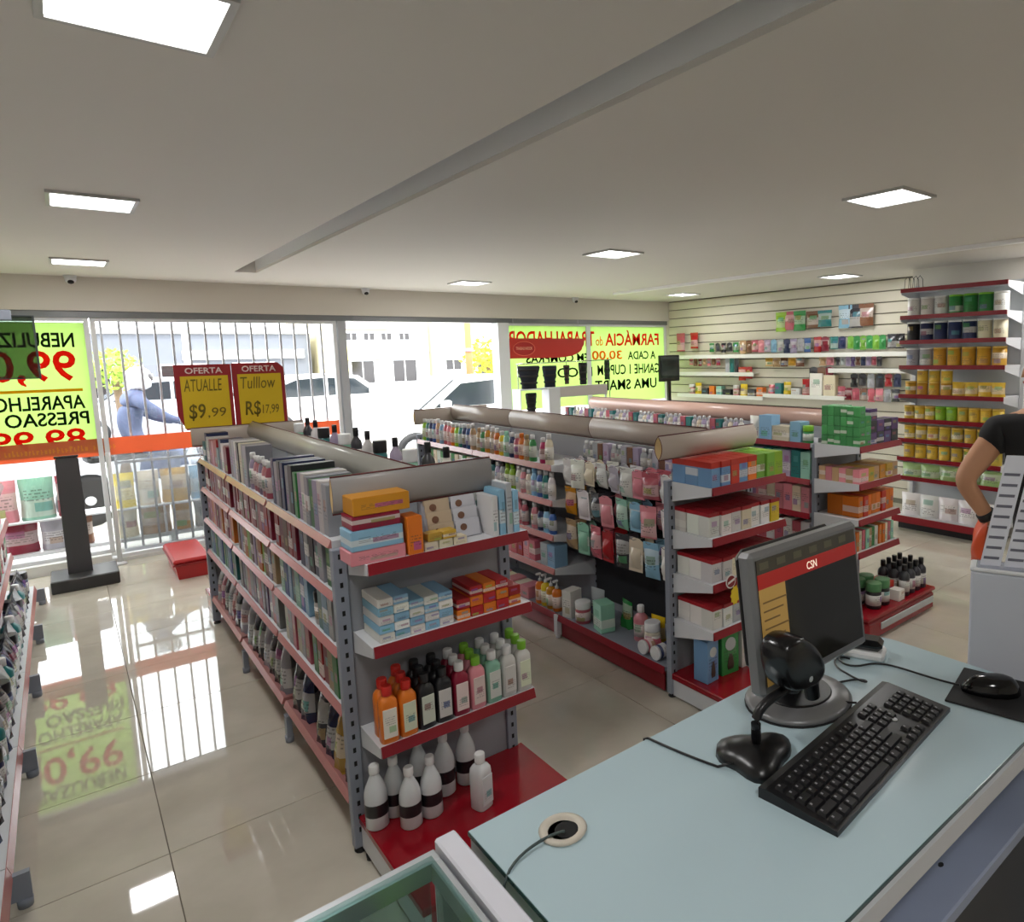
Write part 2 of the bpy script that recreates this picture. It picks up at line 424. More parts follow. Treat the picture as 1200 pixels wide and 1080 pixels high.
# security cameras
cc = [(0.163, 'left'), (2.577, 'middle'), (5.308, 'right')]
for x, w in cc:
    t = thing('security_camera', 'small white dome security camera at the %s of the front ceiling edge' % w, 'camera', (x, YF-.07, ZC), 0, 'dome cameras above the shop front')
    part('mount', MB().lathe([(.045, -.012), (.045, 0)], 16), m_white, t)
    b = part('housing', MB().lathe([(.02, -.062), (.036, -.05), (.04, -.03), (.04, -.012)], 16), m_white, t)
    part('lens', MB().lathe([(.004, -.072), (.02, -.066), (.024, -.05), (.02, -.04)], 14, cy=-.018), m_blkgl, b)

# ------------------------------------------------------------------ products
ORD = 'first second third fourth fifth sixth seventh eighth ninth tenth eleventh twelfth thirteenth fourteenth fifteenth sixteenth seventeenth eighteenth nineteenth twentieth'.split()
for t_ in ('twenty', 'thirty', 'forty', 'fifty'):
    ORD += [t_+'-'+w for w in ORD[:9]] + [{'twenty': 'thirtieth', 'thirty': 'fortieth', 'forty': 'fiftieth', 'fifty': 'sixtieth'}[t_]]
CAPS = dict(y=mat('yellow_lid', (214, 176, 80), .35), d=mat('dark_green_lid', (78, 130, 84), .35), w=m_capw, k=m_capk, g=m_capg, r=m_capr, c=m_pl)
_pm = {}
def pack(kind, dims, cap='w'):
    """shared mesh of one kind of pack, standing on z=0, front to -y; returns mesh, width, depth, height"""
    key = (kind, tuple(round(d, 4) for d in dims), cap)
    if key in _pm: return _pm[key]
    b = MB(); mats = [m_pl]; w, d, h = dims
    if kind == 'carton':
        b.cbox(-w/2, w/2, -d/2, d/2, 0, h, .0022, 0); b.box(-w/2+.004, w/2-.004, -d/2+.0, -d/2+.01, h-.0005, h+.0012, 0)
        mats = [m_car]
    elif kind == 'bottle':
        r = w/2
        b.lathe([(r*.9, 0), (r, .01*h+.003), (r, .6*h), (r*.92, .67*h), (r*.5, .76*h), (r*.4, .8*h), (r*.4, .81*h)], 14, 0, sy=d/w)
        b.lathe([(r*1.012, .14*h), (r*1.012, .5*h)], 14, 1, sy=d/w*1.0)
        b.lathe([(r*.48, .8*h), (r*.48, .98*h), (r*.4, h)], 12, 2)
        mats = [m_pl, m_lab, CAPS[cap]]
    elif kind == 'flat':      # oval shampoo bottle
        r = w/2
        b.lathe([(r*.86, 0), (r, .03*h), (r*1.0, .45*h), (r*.9, .68*h), (r*.6, .8*h), (r*.42, .84*h)], 14, 0, sy=d/w)
        b.lathe([(r*1.005, .16*h), (r*1.008, .44*h), (r*.95, .58*h)], 14, 1, sy=d/w*1.02)
        b.lathe([(r*.5, .83*h), (r*.5, .98*h), (r*.44, h)], 12, 2, sy=min(1, d/w*1.3))
        mats = [m_pl, m_lab, CAPS[cap]]
    elif kind == 'pump':
        r = w/2
        b.lathe([(r*.9, 0), (r, .02*h), (r, .58*h), (r*.85, .66*h), (r*.3, .72*h)], 14, 0, sy=d/w)
        b.lathe([(r*1.01, .12*h), (r*1.01, .48*h)], 14, 1, sy=d/w)
        b.lathe([(r*.35, .72*h), (r*.35, .8*h), (r*.12, .82*h), (r*.12, .94*h)], 10, 2); b.cbox(-r*.25, r*.25, -r*.95, r*.25, .93*h, h, .003, 2)
        mats = [m_pl, m_lab, CAPS[cap]]
    elif kind == 'tube':      # squeeze tube standing on its cap
        r = w/2; V = []; F = []; n = 12
        b.lathe([(r*.62, 0), (r*.66, .02*h), (r*.66, .16*h)], 12, 1)
        for j in range(5):
            t = j/4; z = .16*h+.84*h*t
            for k in range(n):
                a = 2*math.pi*k/n; V.append((r*(.86+.14*t)*math.cos(a), r*(.86*(1-t)+.04)*math.sin(a), z))
        F = [[j*n+k, j*n+(k+1) % n, (j+1)*n+(k+1) % n, (j+1)*n+k] for j in range(4) for k in range(n)]+[list(range(n)), [4*n+k for k in range(n)]]
        b.add(V, F, 0, True); mats = [m_pch, CAPS[cap]]
    elif kind == 'can':
        r = w/2
        b.lathe([(r*.97, 0), (r, .008), (r*.985, .014), (r*.985, h-.016)], 18, 0); b.lathe([(r*1.01, h-.016), (r*1.02, h-.005), (r*.98, h)], 18, 1)
        mats = [m_car, CAPS[cap]]
    elif kind == 'jar':
        r = w/2
        b.lathe([(r*.92, 0), (r, .05*h), (r, .6*h), (r*.9, .7*h)], 14, 0); b.lathe([(r*1.01, .15*h), (r*1.01, .55*h)], 14, 1); b.lathe([(r*.98, .68*h), (r*1.0, .72*h), (r*1.0, .97*h), (r*.95, h)], 14, 2)
        mats = [m_pl, m_lab, CAPS[cap]]
    elif kind == 'spray':
        r = w/2
        b.lathe([(r*.96, 0), (r, .01), (r, .72*h), (r*.8, .77*h)], 14, 0); b.lathe([(r*.9, .76*h), (r*.9, .95*h), (r*.7, h)], 14, 1)
        mats = [m_car, CAPS[cap]]
    elif kind == 'pouch':
        b.pillow(w, h, d, 0, gusset=True); b.box(-w*.46, w*.46, -d*.42, d*.42, 0, .002, 0); mats = [m_pch]
    elif kind == 'blister':   # hangs from a hook: origin at the hook, card behind, clear bubble and its content in front
        b.prism([(-w/2, -h), (w/2, -h), (w/2, -.012), (.018, .004), (-.018, .004), (-w/2, -.012)], 0, .0015, 'y', 0)
        b.pillow(w*.74, h*.62, d, -h*.9, 5, 6, 1, cy=-.002); mats = [m_car, m_pl]
    elif kind == 'bag':       # hanging soft bag with header card
        b.pillow(w, h*.86, d, -h, 6, 7, 0); b.cbox(-w/2, w/2, -.003, .003, -h*.18, .004, .001, 1); mats = [m_pch, m_car]
    me = b.mesh(kind, mats); _pm[key] = (me, w, d, h)
    return _pm[key]
NOUN = dict(carton=('carton', 'carton', 'carton'), bottle=('bottle', 'bottle', 'bottle'), flat=('shampoo_bottle', 'oval bottle', 'bottle'), pump=('pump_bottle', 'pump bottle', 'bottle'),
            tube=('squeeze_tube', 'squeeze tube', 'tube'), can=('tin', 'tin', 'tin'), jar=('jar', 'jar', 'jar'), spray=('spray_can', 'spray can', 'spray can'),
            pouch=('pouch', 'pouch', 'pouch'), blister=('blister_pack', 'blister pack', 'blister pack'), bag=('hanging_pack', 'soft pack', 'pack'))
ROT = {'-y': 0.0, '-x': -math.pi/2, '+x': math.pi/2, '+y': math.pi}
def put(kind, dims, col, loc, face, label, group, cap='w', rz=0.0, noun=None, dim=1.0):
    me, w, d, h = pack(kind, dims, cap)
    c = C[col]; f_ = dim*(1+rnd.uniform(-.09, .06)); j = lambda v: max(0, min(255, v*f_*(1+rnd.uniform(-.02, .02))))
    o = link(noun or NOUN[kind][0], me, None, loc, (0, 0, ROT[face]+rz), tuple(j(v) for v in c))
    return tag(o, label, NOUN[kind][2], group)
def row(where, ref, axis, a0, a1, front, z, face, seq, group, gap=.004, jit=.006, start=0, shuffle=False, dim=1.0):
    """a row of packs side by side from a0 to a1 on a shelf; seq = (kind, (w,d,h), colour, cap) taken in turn"""
    a = a0; n = start; sg = 1 if a1 > a0 else -1; k = 0
    while True:
        s_ = seq[k % len(seq)] if not shuffle else rnd.choice(seq); k += 1
        kind, dims, col = s_[:3]; cap = s_[3] if len(s_) > 3 else 'w'
        w, d, h = dims
        if sg*(a1-a) < w or n >= len(ORD): break
        c = a+sg*w/2; f = front+rnd.uniform(0, jit)*(1 if face[0] == '-' else -1); off = d/2*(1 if face[0] == '-' else -1)
        loc = (f+off, c, z) if axis == 'y' else (c, f+off, z)
        put(kind, dims, col, loc, face, '%s %s, %s from %s on %s' % (col, NOUN[kind][1], ORD[n], ref, where), group, cap, rnd.uniform(-.04, .04), dim=dim)
        a += sg*(w+gap); n += 1
    return n

# ------------------------------------------------------------------ shelving pieces
def valance(parent, p0, p1, z0, h=.13, bul=.04, name='top_valance', mm=None):
    """curved board rolled into a lens-shaped tube along p0-p1"""
    p0 = Vector((p0[0], p0[1], 0)); p1 = Vector((p1[0], p1[1], 0)); d = (p1-p0).normalized(); n = Vector((-d.y, d.x, 0))
    N = 8; out = []; inn = []
    for s_ in (1, -1):
        rng = range(N+1) if s_ == 1 else range(N-1, 0, -1)
        for i in rng:
            t = i/N; off = bul*math.sin(math.pi*t)**.8*s_
            out.append((off+(.002*s_ if 0 < i < N else 0), z0+h*t)); inn.append((off*.9, z0+.004+(h-.008)*t))
    K = len(out); V = []
    for p in (p0, p1):
        for prof in (out, inn):
            for o_, z in prof: q = p+n*o_; V.append((q.x, q.y, z))
    F = []; mi = []
    b = MB()
    b.add(V, [[i, (i+1) % K, 2*K+(i+1) % K, 2*K+i] for i in range(K)], 0, True)
    b.f += [[K+i, 3*K+i, 3*K+(i+1) % K, K+(i+1) % K] for i in range(K)]; b.m += [1]*K; b.sm += [True]*K
    for o in (0, 2*K):
        b.f += [[o+i, o+K+i, o+K+(i+1) % K, o+(i+1) % K] for i in range(K)]; b.m += [2]*K; b.sm += [False]*K
    for t in (0, 1):   # dark edging along the top
        pass
    v = link(name, b.mesh(name, [mm or m_val, m_valin, m_valedge]), parent)
    e = MB(); q0 = p0; q1 = p1
    for zz in (z0, z0+h):
        e.tube([(q0.x, q0.y, zz), (q1.x, q1.y, zz)], .003, 6)
    part('edging', e, m_valedge, v)
    return v
def post(parent, x, y, z0, z1, w=.04, d=.03, face='-y', name='post'):
    p = part(name, MB().cbox(x-w/2, x+w/2, y-d/2, y+d/2, z0+.02, z1, .003), m_post, parent)
    b = MB(); z = z0+.08
    while z < z1-.03:
        if face == '-y': b.box(x-.005, x+.005, y-d/2-.001, y-d/2+.002, z, z+.018)
        else: b.box(x-w/2-.001, x-w/2+.002, y-.005, y+.005, z, z+.018)
        z += .05
    part('slot_holes', b, m_slot, p, kind='stuff')
    part('foot', MB().lathe([(.02, 0), (.022, .006), (.012, .012), (.012, .03)], 10, cx=x, cy=y), m_rub, p)
    return p
def shelf(parent, x0, x1, y0, y1, z, side, railm, plate=None, railh=.036, brackets=True, name='shelf', bh=.075):
    s = part(name, MB().box(x0, x1, y0, y1, z-.022, z), plate or m_white, parent)
    if side == '-x': part('price_rail', MB().prism([(x0-.014, z-railh+.004), (x0-.002, z+.004), (x0, z+.004), (x0, z-railh)], y0, y1, 'y'), railm, s)
    elif side == '-y': part('price_rail', MB().prism([(y0-.012, z-railh+.004), (y0-.002, z+.004), (y0, z+.004), (y0, z-railh)], x0, x1, 'x'), railm, s)
    elif side == '+y': part('price_rail', MB().prism([(y1+.012, z-railh+.004), (y1+.002, z+.004), (y1, z+.004), (y1, z-railh)], x0, x1, 'x'), railm, s)
    elif side == '+x': part('price_rail', MB().prism([(x1+.014, z-railh+.004), (x1+.002, z+.004), (x1, z+.004), (x1, z-railh)], y0, y1, 'y'), railm, s)
    if brackets:
        if side in '-y+y':
            f, bk = (y0, y1) if side == '-y' else (y1, y0)
            for xx in (x0-.004, x1): part('bracket', MB().prism([(f, z+.002), (bk, z+.002), (bk, z-bh), (f, z-.034)], xx, xx+.004, 'x'), m_white, s)
        else:
            f, bk = (x0, x1) if side == '-x' else (x1, x0)
            for yy in (y0, y1-.003): part('bracket', MB().prism([(f, z-.022), (bk, z-.022), (bk, z-.1), (f, z-.034)], yy, yy+.003, 'y'), m_white, s)
    return s

# ------------------------------------------------------------------ left gondola (nearest, long aisle face to the left)
gA = thing('gondola', 'long grey and red shelving gondola nearest the window door, with offer sign', 'shelf', (0, 0, 0))
GY = (2.37, 3.31, 4.25, 5.22)
xs_, xf, xr_ = .975, .645, 1.305
part('spine_panel', MB().box(xs_-.012, xs_+.012, GY[0]+.02, GY[3]-.02, .1, 1.26), m_panel, gA)
for y in (GY[0], GY[3]):
    for x in (.668, 1.292): post(gA, x, y, 0, 1.115, .046, .036)
    part('end_panel', MB().box(.692, 1.268, y-.006 if y < 3 else y-.006, y+.006, .1, 1.16), m_panel, gA)
for y in GY[1:3]:
    post(gA, xs_, y, .1, 1.26, .03, .04, '-x')
    for x in (.66, 1.29): part('foot', MB().box(x-.012, x+.012, y-.02, y+.02, .03, .13).lathe([(.018, 0), (.02, .03)], 10, cx=x, cy=y), m_post, gA)
LZ = (1.135, .945, .74, .525)
for bi in range(3):
    y0, y1 = GY[bi]+.03, GY[bi+1]-.004
    if bi == 2: y1 = GY[3]-.03
    if bi < 2: y1 += .0
    for z in LZ: shelf(gA, xf+.014, xs_-.013, y0, y1, z, '-x', m_pale, railh=.025)
    shelf(gA, xf+.014, xs_-.013, y0, y1, .2, '-x', m_pale, plate=m_paled, railh=.03, brackets=False, name='base_shelf')
    for z in LZ: shelf(gA, xs_+.013, xr_-.014, y0, y1, z, '+x', m_red, railh=.032)
    shelf(gA, xs_+.013, xr_-.014, y0, y1, .2, '+x', m_red, railh=.04, brackets=False, name='base_shelf')
# near end: three shelves and red deck
EZ = (1.092, .812, .463)
for z in EZ: shelf(gA, .70, 1.295, 2.172, 2.362, z, '-y', m_red)
dk = part('base_deck', MB().cbox(.665, 1.335, 1.80, 2.362, .112, .14, .004), m_reddeck, gA)
part('side_plate', MB().prism([(1.80, .02), (2.35, .02), (2.35, .112), (1.80, .112)], .67, .69, 'x'), m_white, dk)
part('side_plate', MB().prism([(1.80, .02), (2.35, .02), (2.35, .112), (1.80, .112)], 1.31, 1.33, 'x'), m_white, dk)
part('kick_plate', MB().box(.69, 1.31, 1.81, 1.83, .02, .112), m_red, dk)
part('foot', MB().lathe([(.014, 0), (.016, .02)], 10, cx=.68, cy=1.84), m_rub, dk); part('foot', MB().lathe([(.014, 0), (.016, .02)], 10, cx=.68, cy=2.3), m_rub, dk)
# far end
for z in (1.12, .86, .6, .36): shelf(gA, .70, 1.29, 5.23, 5.46, z, '+y', m_red)
part('base_deck', MB().cbox(.665, 1.33, 5.23, 5.62, .1, .14, .004).box(.67, .69, 5.24, 5.6, .0, .1).box(1.3, 1.32, 5.24, 5.6, 0, .1), m_reddeck, gA)
# boards on top
for y in (2.37, 5.22):
    part('valance_stem', MB().box(.70, .712, y-.006, y+.006, 1.1, 1.26).box(1.24, 1.252, y-.006, y+.006, 1.1, 1.26), m_post, gA)
valance(gA, (.645, 2.31), (1.225, 2.31), 1.245, .125, .014, mm=mat('valance_grey', (150, 146, 144), .4, var=.03))
valance(gA, (.975, 2.40), (.975, 5.15), 1.225, .13, .036, mm=mat('valance_silver', (176, 174, 166), .28, var=.03))
valance(gA, (.625, 5.19), (1.3, 5.19), 1.215, .12, .02)
# offer sign
sg = thing('offer_sign', 'double red framed offer sign with yellow handwritten sheets above the gondola', 'sign', (0, 5.255, 0))
m_sred = mat('sign_red', (150, 28, 34), .45); m_syel = mat('sheet_yellow', (214, 180, 20), .6, var=.04); m_pen = mat('pen_ink', (110, 94, 14), .7); m_swht = mat('sign_white', (236, 214, 206), .5)
for k, (x0, x1, zt, zb, t1, t2, t3) in enumerate(((.572, .893, 1.745, 1.318, 'ATUALLE', '$9', ',99'), (.897, 1.216, 1.748, 1.318, 'Tulllow', 'R$', '17,99'))):
    poly = [(x0+.04, zb), (x1, zb), (x1, zt), (x0, zt), (x0, zb+.1)] if k == 0 else [(x0, zb), (x1, zb), (x1, zt-.035), (x1-.035, zt), (x0, zt)]
    fp = part('sign_board', MB().prism(poly, -.006, .006, 'y'), m_sred, sg)
    part('sheet', MB().box(x0+.03, x1-.022, -.0095, -.0065, zb+.012, zt-.075), m_syel, fp)
    link('lettering', text_mesh('OFERTA', x0+.06, x1-.05, zt-.06, zt-.02, -.0065, m_swht, bold=.02), fp)
    link('handwriting', text_mesh(t1, x0+.045, x1-.06, zt-.175, zt-.095, -.0098, m_pen, shear=.15), fp)
    link('handwriting', text_mesh(t2, x0+.06, x0+.155, zb+.06, zb+.17, -.0098, m_pen, shear=.1, bold=.012), fp)
    link('handwriting', text_mesh(t3, x0+.165, x1-.05, zb+.07, zb+.14, -.0098, m_pen, shear=.1), fp)
part('stem', MB().box(.70, .72, -.004, .004, 1.1, 1.32).box(1.17, 1.19, -.004, .004, 1.1, 1.32), m_post, sg)

# stock on its aisle face, near end first
gA_g = ['cartons and bottles on the left gondola aisle side']
W = "%s shelf of left gondola's aisle side"
REF = 'the near end'
cy_ = lambda *a: list(a)
def fillA(lvl, z, bays):
    n = 0
    for b in bays:
        y0, y1, seq = b
        n = row(W % lvl, REF, 'y', y0, y1, xf+.022, z, '-x', seq, 'stock on the %s left aisle shelf' % lvl, start=n, dim=.78)  # stock colours dimmed to carry the shade on the aisle face
ct = lambda w, d, h, c: ('carton', (w, d, h), c)
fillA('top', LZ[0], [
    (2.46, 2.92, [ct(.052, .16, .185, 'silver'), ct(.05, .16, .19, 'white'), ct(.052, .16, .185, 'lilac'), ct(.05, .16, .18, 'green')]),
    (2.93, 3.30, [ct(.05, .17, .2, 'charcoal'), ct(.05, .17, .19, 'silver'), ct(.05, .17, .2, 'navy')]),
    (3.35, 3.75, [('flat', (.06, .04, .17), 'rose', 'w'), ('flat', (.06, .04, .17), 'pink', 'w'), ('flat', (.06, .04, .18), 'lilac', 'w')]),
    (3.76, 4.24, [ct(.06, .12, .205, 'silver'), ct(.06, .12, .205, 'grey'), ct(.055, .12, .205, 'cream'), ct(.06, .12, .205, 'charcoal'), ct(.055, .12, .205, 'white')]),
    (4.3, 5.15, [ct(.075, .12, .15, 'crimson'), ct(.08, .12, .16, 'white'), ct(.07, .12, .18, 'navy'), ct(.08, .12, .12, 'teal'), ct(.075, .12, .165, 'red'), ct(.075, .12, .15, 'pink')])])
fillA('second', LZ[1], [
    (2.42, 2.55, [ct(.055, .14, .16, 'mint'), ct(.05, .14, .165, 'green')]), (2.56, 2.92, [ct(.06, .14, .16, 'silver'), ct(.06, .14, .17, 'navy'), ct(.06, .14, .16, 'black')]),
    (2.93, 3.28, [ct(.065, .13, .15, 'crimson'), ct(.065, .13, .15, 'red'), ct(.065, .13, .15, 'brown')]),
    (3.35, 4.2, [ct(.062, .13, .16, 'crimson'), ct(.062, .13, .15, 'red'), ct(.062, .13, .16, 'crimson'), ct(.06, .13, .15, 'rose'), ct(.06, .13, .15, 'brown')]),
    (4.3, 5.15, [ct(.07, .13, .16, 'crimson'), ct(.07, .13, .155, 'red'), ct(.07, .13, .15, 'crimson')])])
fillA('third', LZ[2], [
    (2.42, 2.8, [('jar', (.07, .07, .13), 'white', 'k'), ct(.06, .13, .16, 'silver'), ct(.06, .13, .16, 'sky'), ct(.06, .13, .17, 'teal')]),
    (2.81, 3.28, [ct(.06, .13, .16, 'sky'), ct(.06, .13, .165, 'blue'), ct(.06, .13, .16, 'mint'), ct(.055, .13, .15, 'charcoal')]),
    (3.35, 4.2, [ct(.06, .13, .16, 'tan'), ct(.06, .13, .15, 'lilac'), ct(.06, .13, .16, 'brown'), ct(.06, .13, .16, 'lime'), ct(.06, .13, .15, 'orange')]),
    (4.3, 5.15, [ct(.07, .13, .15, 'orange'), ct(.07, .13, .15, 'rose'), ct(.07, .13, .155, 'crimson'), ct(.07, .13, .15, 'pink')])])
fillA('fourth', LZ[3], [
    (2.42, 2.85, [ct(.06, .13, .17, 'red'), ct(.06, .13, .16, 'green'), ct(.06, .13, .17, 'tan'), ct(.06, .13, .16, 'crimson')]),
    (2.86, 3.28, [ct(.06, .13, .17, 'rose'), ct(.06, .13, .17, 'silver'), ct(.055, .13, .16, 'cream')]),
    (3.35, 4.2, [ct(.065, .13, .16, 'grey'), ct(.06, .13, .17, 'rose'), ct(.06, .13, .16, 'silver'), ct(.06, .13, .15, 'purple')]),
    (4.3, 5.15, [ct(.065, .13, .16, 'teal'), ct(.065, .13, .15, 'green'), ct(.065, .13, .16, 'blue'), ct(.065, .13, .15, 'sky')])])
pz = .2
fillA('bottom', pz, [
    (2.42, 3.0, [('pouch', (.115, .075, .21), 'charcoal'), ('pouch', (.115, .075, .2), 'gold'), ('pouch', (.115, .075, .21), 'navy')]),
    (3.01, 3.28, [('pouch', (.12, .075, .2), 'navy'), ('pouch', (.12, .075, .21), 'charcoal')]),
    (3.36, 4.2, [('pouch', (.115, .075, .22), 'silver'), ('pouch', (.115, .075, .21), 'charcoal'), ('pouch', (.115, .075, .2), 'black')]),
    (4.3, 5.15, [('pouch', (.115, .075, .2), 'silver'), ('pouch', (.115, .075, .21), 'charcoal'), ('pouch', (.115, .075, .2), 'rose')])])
# second file of pouches behind and the far side's top row (its tops show beyond the board)
row("left gondola's rear bottom file", REF, 'y', 2.45, 5.1, xf+.12, pz, '-x', [('pouch', (.12, .08, .235), 'charcoal'), ('pouch', (.12, .08, .23), 'silver'), ('pouch', (.12, .08, .24), 'navy')], 'pouches behind on the bottom left aisle shelf')
row("top shelf of left gondola's far side", REF, 'y', 2.5, 5.1, xr_-.03, LZ[0], '+x',
    [('jar', (.07, .07, .2), 'teal', 'k'), ('bottle', (.06, .06, .235), 'white', 'k'), ('bottle', (.06, .06, .24), 'charcoal', 'k'), ('jar', (.07, .07, .19), 'mint', 'w'), ('bottle', (.06, .06, .23), 'lilac', 'k')], 'bottles on the hidden side of the left gondola', gap=.13)
# far end stock, seen edge on
for z, lv in ((1.12, 'top'),):
    row("%s shelf of left gondola's window end" % lv, 'the left', 'x', .71, 1.28, 5.445, z, '+y', [ct(.07, .1, .16, 'navy'), ct(.07, .1, .15, 'white'), ct(.07, .1, .17, 'rose')], 'cartons on the window end of the left gondola')

# ---- near end stock: top shelf
z = EZ[0]
def stack1(name_, col, x0, x1, y0, y1, z0, z1, label, lab2=None):
    w, d, h = x1-x0, y1-y0, z1-z0
    o = link('carton', pack('carton', (w, d, h))[0], None, ((x0+x1)/2, (y0+y1)/2, z0), None, C[col]); tag(o, label, 'carton', None); return o
stack1('', 'pink', .655, .835, 2.19, 2.30, z, z+.045, 'pale pink carton at the bottom of the stack on the near end shelf')
stack1('', 'sky', .66, .83, 2.19, 2.30, z+.0465, z+.112, 'light blue carton on the pale pink carton, near end top shelf')
stack1('', 'crimson', .668, .825, 2.195, 2.30, z+.1135, z+.158, 'dark red carton on the light blue carton, near end top shelf')
stack1('', 'amber', .675, .86, 2.195, 2.30, z+.1595, z+.218, 'amber carton on top of the dark red carton, near end top shelf')
stack1('', 'orange', .843, .895, 2.185, 2.27, z, z+.13, 'upright orange and red carton right of the small stack')
for k in range(3):
    put('carton', (.05, .05, .028), 'cream', (.925+.054*k, 2.215, z), '-y', 'small cream carton at the shelf lip, %s from the upright orange carton' % ORD[k], 'small cream cartons on the near end shelf')
    if k < 2: put('carton', (.05, .05, .028), 'gold', (.94+.054*k, 2.215, z+.0295), '-y', 'small gold carton, %s from left on the cream cartons' % ORD[k], 'small gold cartons on the near end shelf')
# leaflet holder with four tiers of grey cards
lh = thing('card_rack', 'grey tiered card rack with portrait cards on near end top shelf', 'card rack', (1.05, 2.262, z))
part('backing', MB().prism([(-.0, 0), (.075, 0), (.07, .17), (.062, .17)], -.105, .105, 'x'), mat('rack_grey', (170, 172, 182), .4), lh)
m_card = mat('card_grey', (206, 206, 214), .5); m_face = mat('card_portrait', (120, 84, 64), .6); m_cardtan = mat('card_tan', (196, 176, 150), .6)
for r_ in range(4):
    for c_ in range(2):
        x = -.098+.1*c_; zz = .005+.042*r_; yy = -.004+.016*r_
        cd = part('card', MB().prism([(yy, zz), (yy+.0025, zz), (yy+.012, zz+.062), (yy+.0095, zz+.062)], x, x+.093, 'x'), m_card if c_ else m_cardtan, lh)
        part('portrait', MB().lathe([(.013, -.001), (.013, .001)], 12), m_face, cd, loc=(x+.03, yy+.0045, zz+.035), rot=(math.radians(82), 0, 0))
# right side: clear blister boxes standing
for k, (x, col, hh) in enumerate(((1.175, 'white', .15), (1.205, 'sky', .17), (1.235, 'silver', .19), (1.262, 'sky', .16))):
    put('carton', (.024, .12, hh), col, (x, 2.25, z), '-y', 'slim %s carton standing at the right of near end top shelf, %s from right' % (col, ORD[3-k]), 'slim cartons at the right of the near end top shelf')
for k in range(3):
    put('carton', (.03, .05, .03), 'white', (.985+.04*k, 2.33, z), '-y', 'tiny white carton behind the card rack, %s from left' % ORD[k], 'tiny cartons behind the card rack')
# second shelf: blocks of small cartons
z = EZ[1]; bw, bh_, bd = .0515, .0285, .155
for i in range(5):
    for j in range(5 if i in (0, 1) else 4 if i < 4 else 4):
        put('carton', (bw, bd, bh_), 'sky' if (i+j) % 2 else 'white', (.755+i*(bw+.0012), 2.27, z+j*(bh_+.0016)), '-y', 'small pale blue carton, column %s from left, %s from shelf, near end block' % (ORD[i], ORD[j]), 'block of small pale blue cartons')
for i in range(5):
    for j in range(3 if i in (1, 2, 3) else 2):
        put('carton', (.05, .15, .036), 'red' if (i+j) % 2 else 'orange', (1.032+i*.0525, 2.268, z+j*.0378), '-y', 'orange and red carton, column %s from left, %s from shelf, near end block' % (ORD[i], ORD[j]), 'block of orange and red cartons')
# ---- third shelf: large bottles with cap and label as parts
_bb = {}
def big_bottle(label, loc, w, d, h, col, capm, lab_col, group, clear=False, band=None, rz=0, tall_neck=False, name='bottle'):
    key = (w, d, h, capm.name, clear, band, tall_neck)
    if key not in _bb:
        r = w/2; q = d/w
        if tall_neck: prof = [(r*.88, 0), (r, .025*h), (r*1.0, .5*h), (r*.95, .58*h), (r*.8, .67*h), (r*.52, .78*h), (r*.38, .84*h), (r*.36, .87*h)]
        else: prof = [(r*.93, 0), (r, .02*h), (r*1.0, .66*h), (r*.94, .73*h), (r*.7, .79*h), (r*.45, .82*h), (r*.42, .84*h)]
        seg = 20
        bm_ = MB().lathe(prof, seg, sy=q, sq=1.0 if tall_neck else .55).mesh('body', [m_plc if clear else m_pl])
        c0 = .86*h if tall_neck else .83*h
        cr2 = .44 if tall_neck else .56
        cm = MB().lathe([(r*(cr2-.02), c0), (r*cr2, c0+.004), (r*cr2, h-.004), (r*(cr2-.08), h)], 16).mesh('cap', [capm])
        z0, z1 = band or ((.13, .58) if not tall_neck else (.22, .42))
        lb = MB(); n = 9; V = []
        a0, a1 = (-math.pi*.92, -math.pi*.08) if not tall_neck else (0, 2*math.pi)
        if tall_neck: n = 20
        for zz in (z0*h, z1*h):
            rr = r*1.012
            for k in range(n+1):
                a = a0+(a1-a0)*k/n; V.append((rr*math.cos(a), rr*q*math.sin(a), zz))
        lb.add(V, [[k, k+1, n+2+k, n+1+k] for k in range(n)], 0, True)
        if not tall_neck: lb = MB().cbox(-r*.74, r*.74, -r*q-.0012, -r*q+.002, .1*h, .62*h, .001)
        lm = lb.mesh('label', [m_lab if not tall_neck else m_pl])
        _bb[key] = (bm_, cm, lm)
    bm_, cm, lm = _bb[key]
    t = thing(name, label, 'bottle', loc, rz, group)
    link('body', bm_, t, color=C[col]); link('cap', cm, t, color=C[col]); link('label', lm, t, color=C[lab_col])
    return t
z = EZ[2]
m_capor = mat('scarlet_cap', (206, 40, 30), .35)
front = [('orange', m_capor, 'cream', 'orange'), ('orange', m_capor, 'lime', 'orange'), ('black', m_capk, 'green', 'black'), ('black', m_capk, 'navy', 'black'), ('crimson', m_capw, 'pink', 'crimson'),
         ('pink', m_capg, 'red', 'pink'), ('mint', m_capw, 'teal', 'mint green'), ('white', m_capw, 'navy', 'white'), ('white', m_capg, 'lime', 'white green-capped')]
for i, (c, cp, lc, nm) in enumerate(front):
    for r_ in range(3):
        if i == 0 and r_ == 2: continue
        w = .062
        big_bottle('%s antiseptic bottle, %s from left, %s, near end third shelf' % (nm, ORD[i], ('front row', 'middle row', 'back row')[r_]),
                   (.742+i*.0655+.004*r_, 2.206+r_*.053, z), w, .05, (.196, .201, .206)[(i*3+r_) % 3], c, cp, lc, 'antiseptic bottles on the near end third shelf', clear=(i in (6, 7, 8)), rz=rnd.uniform(-.1, .1))
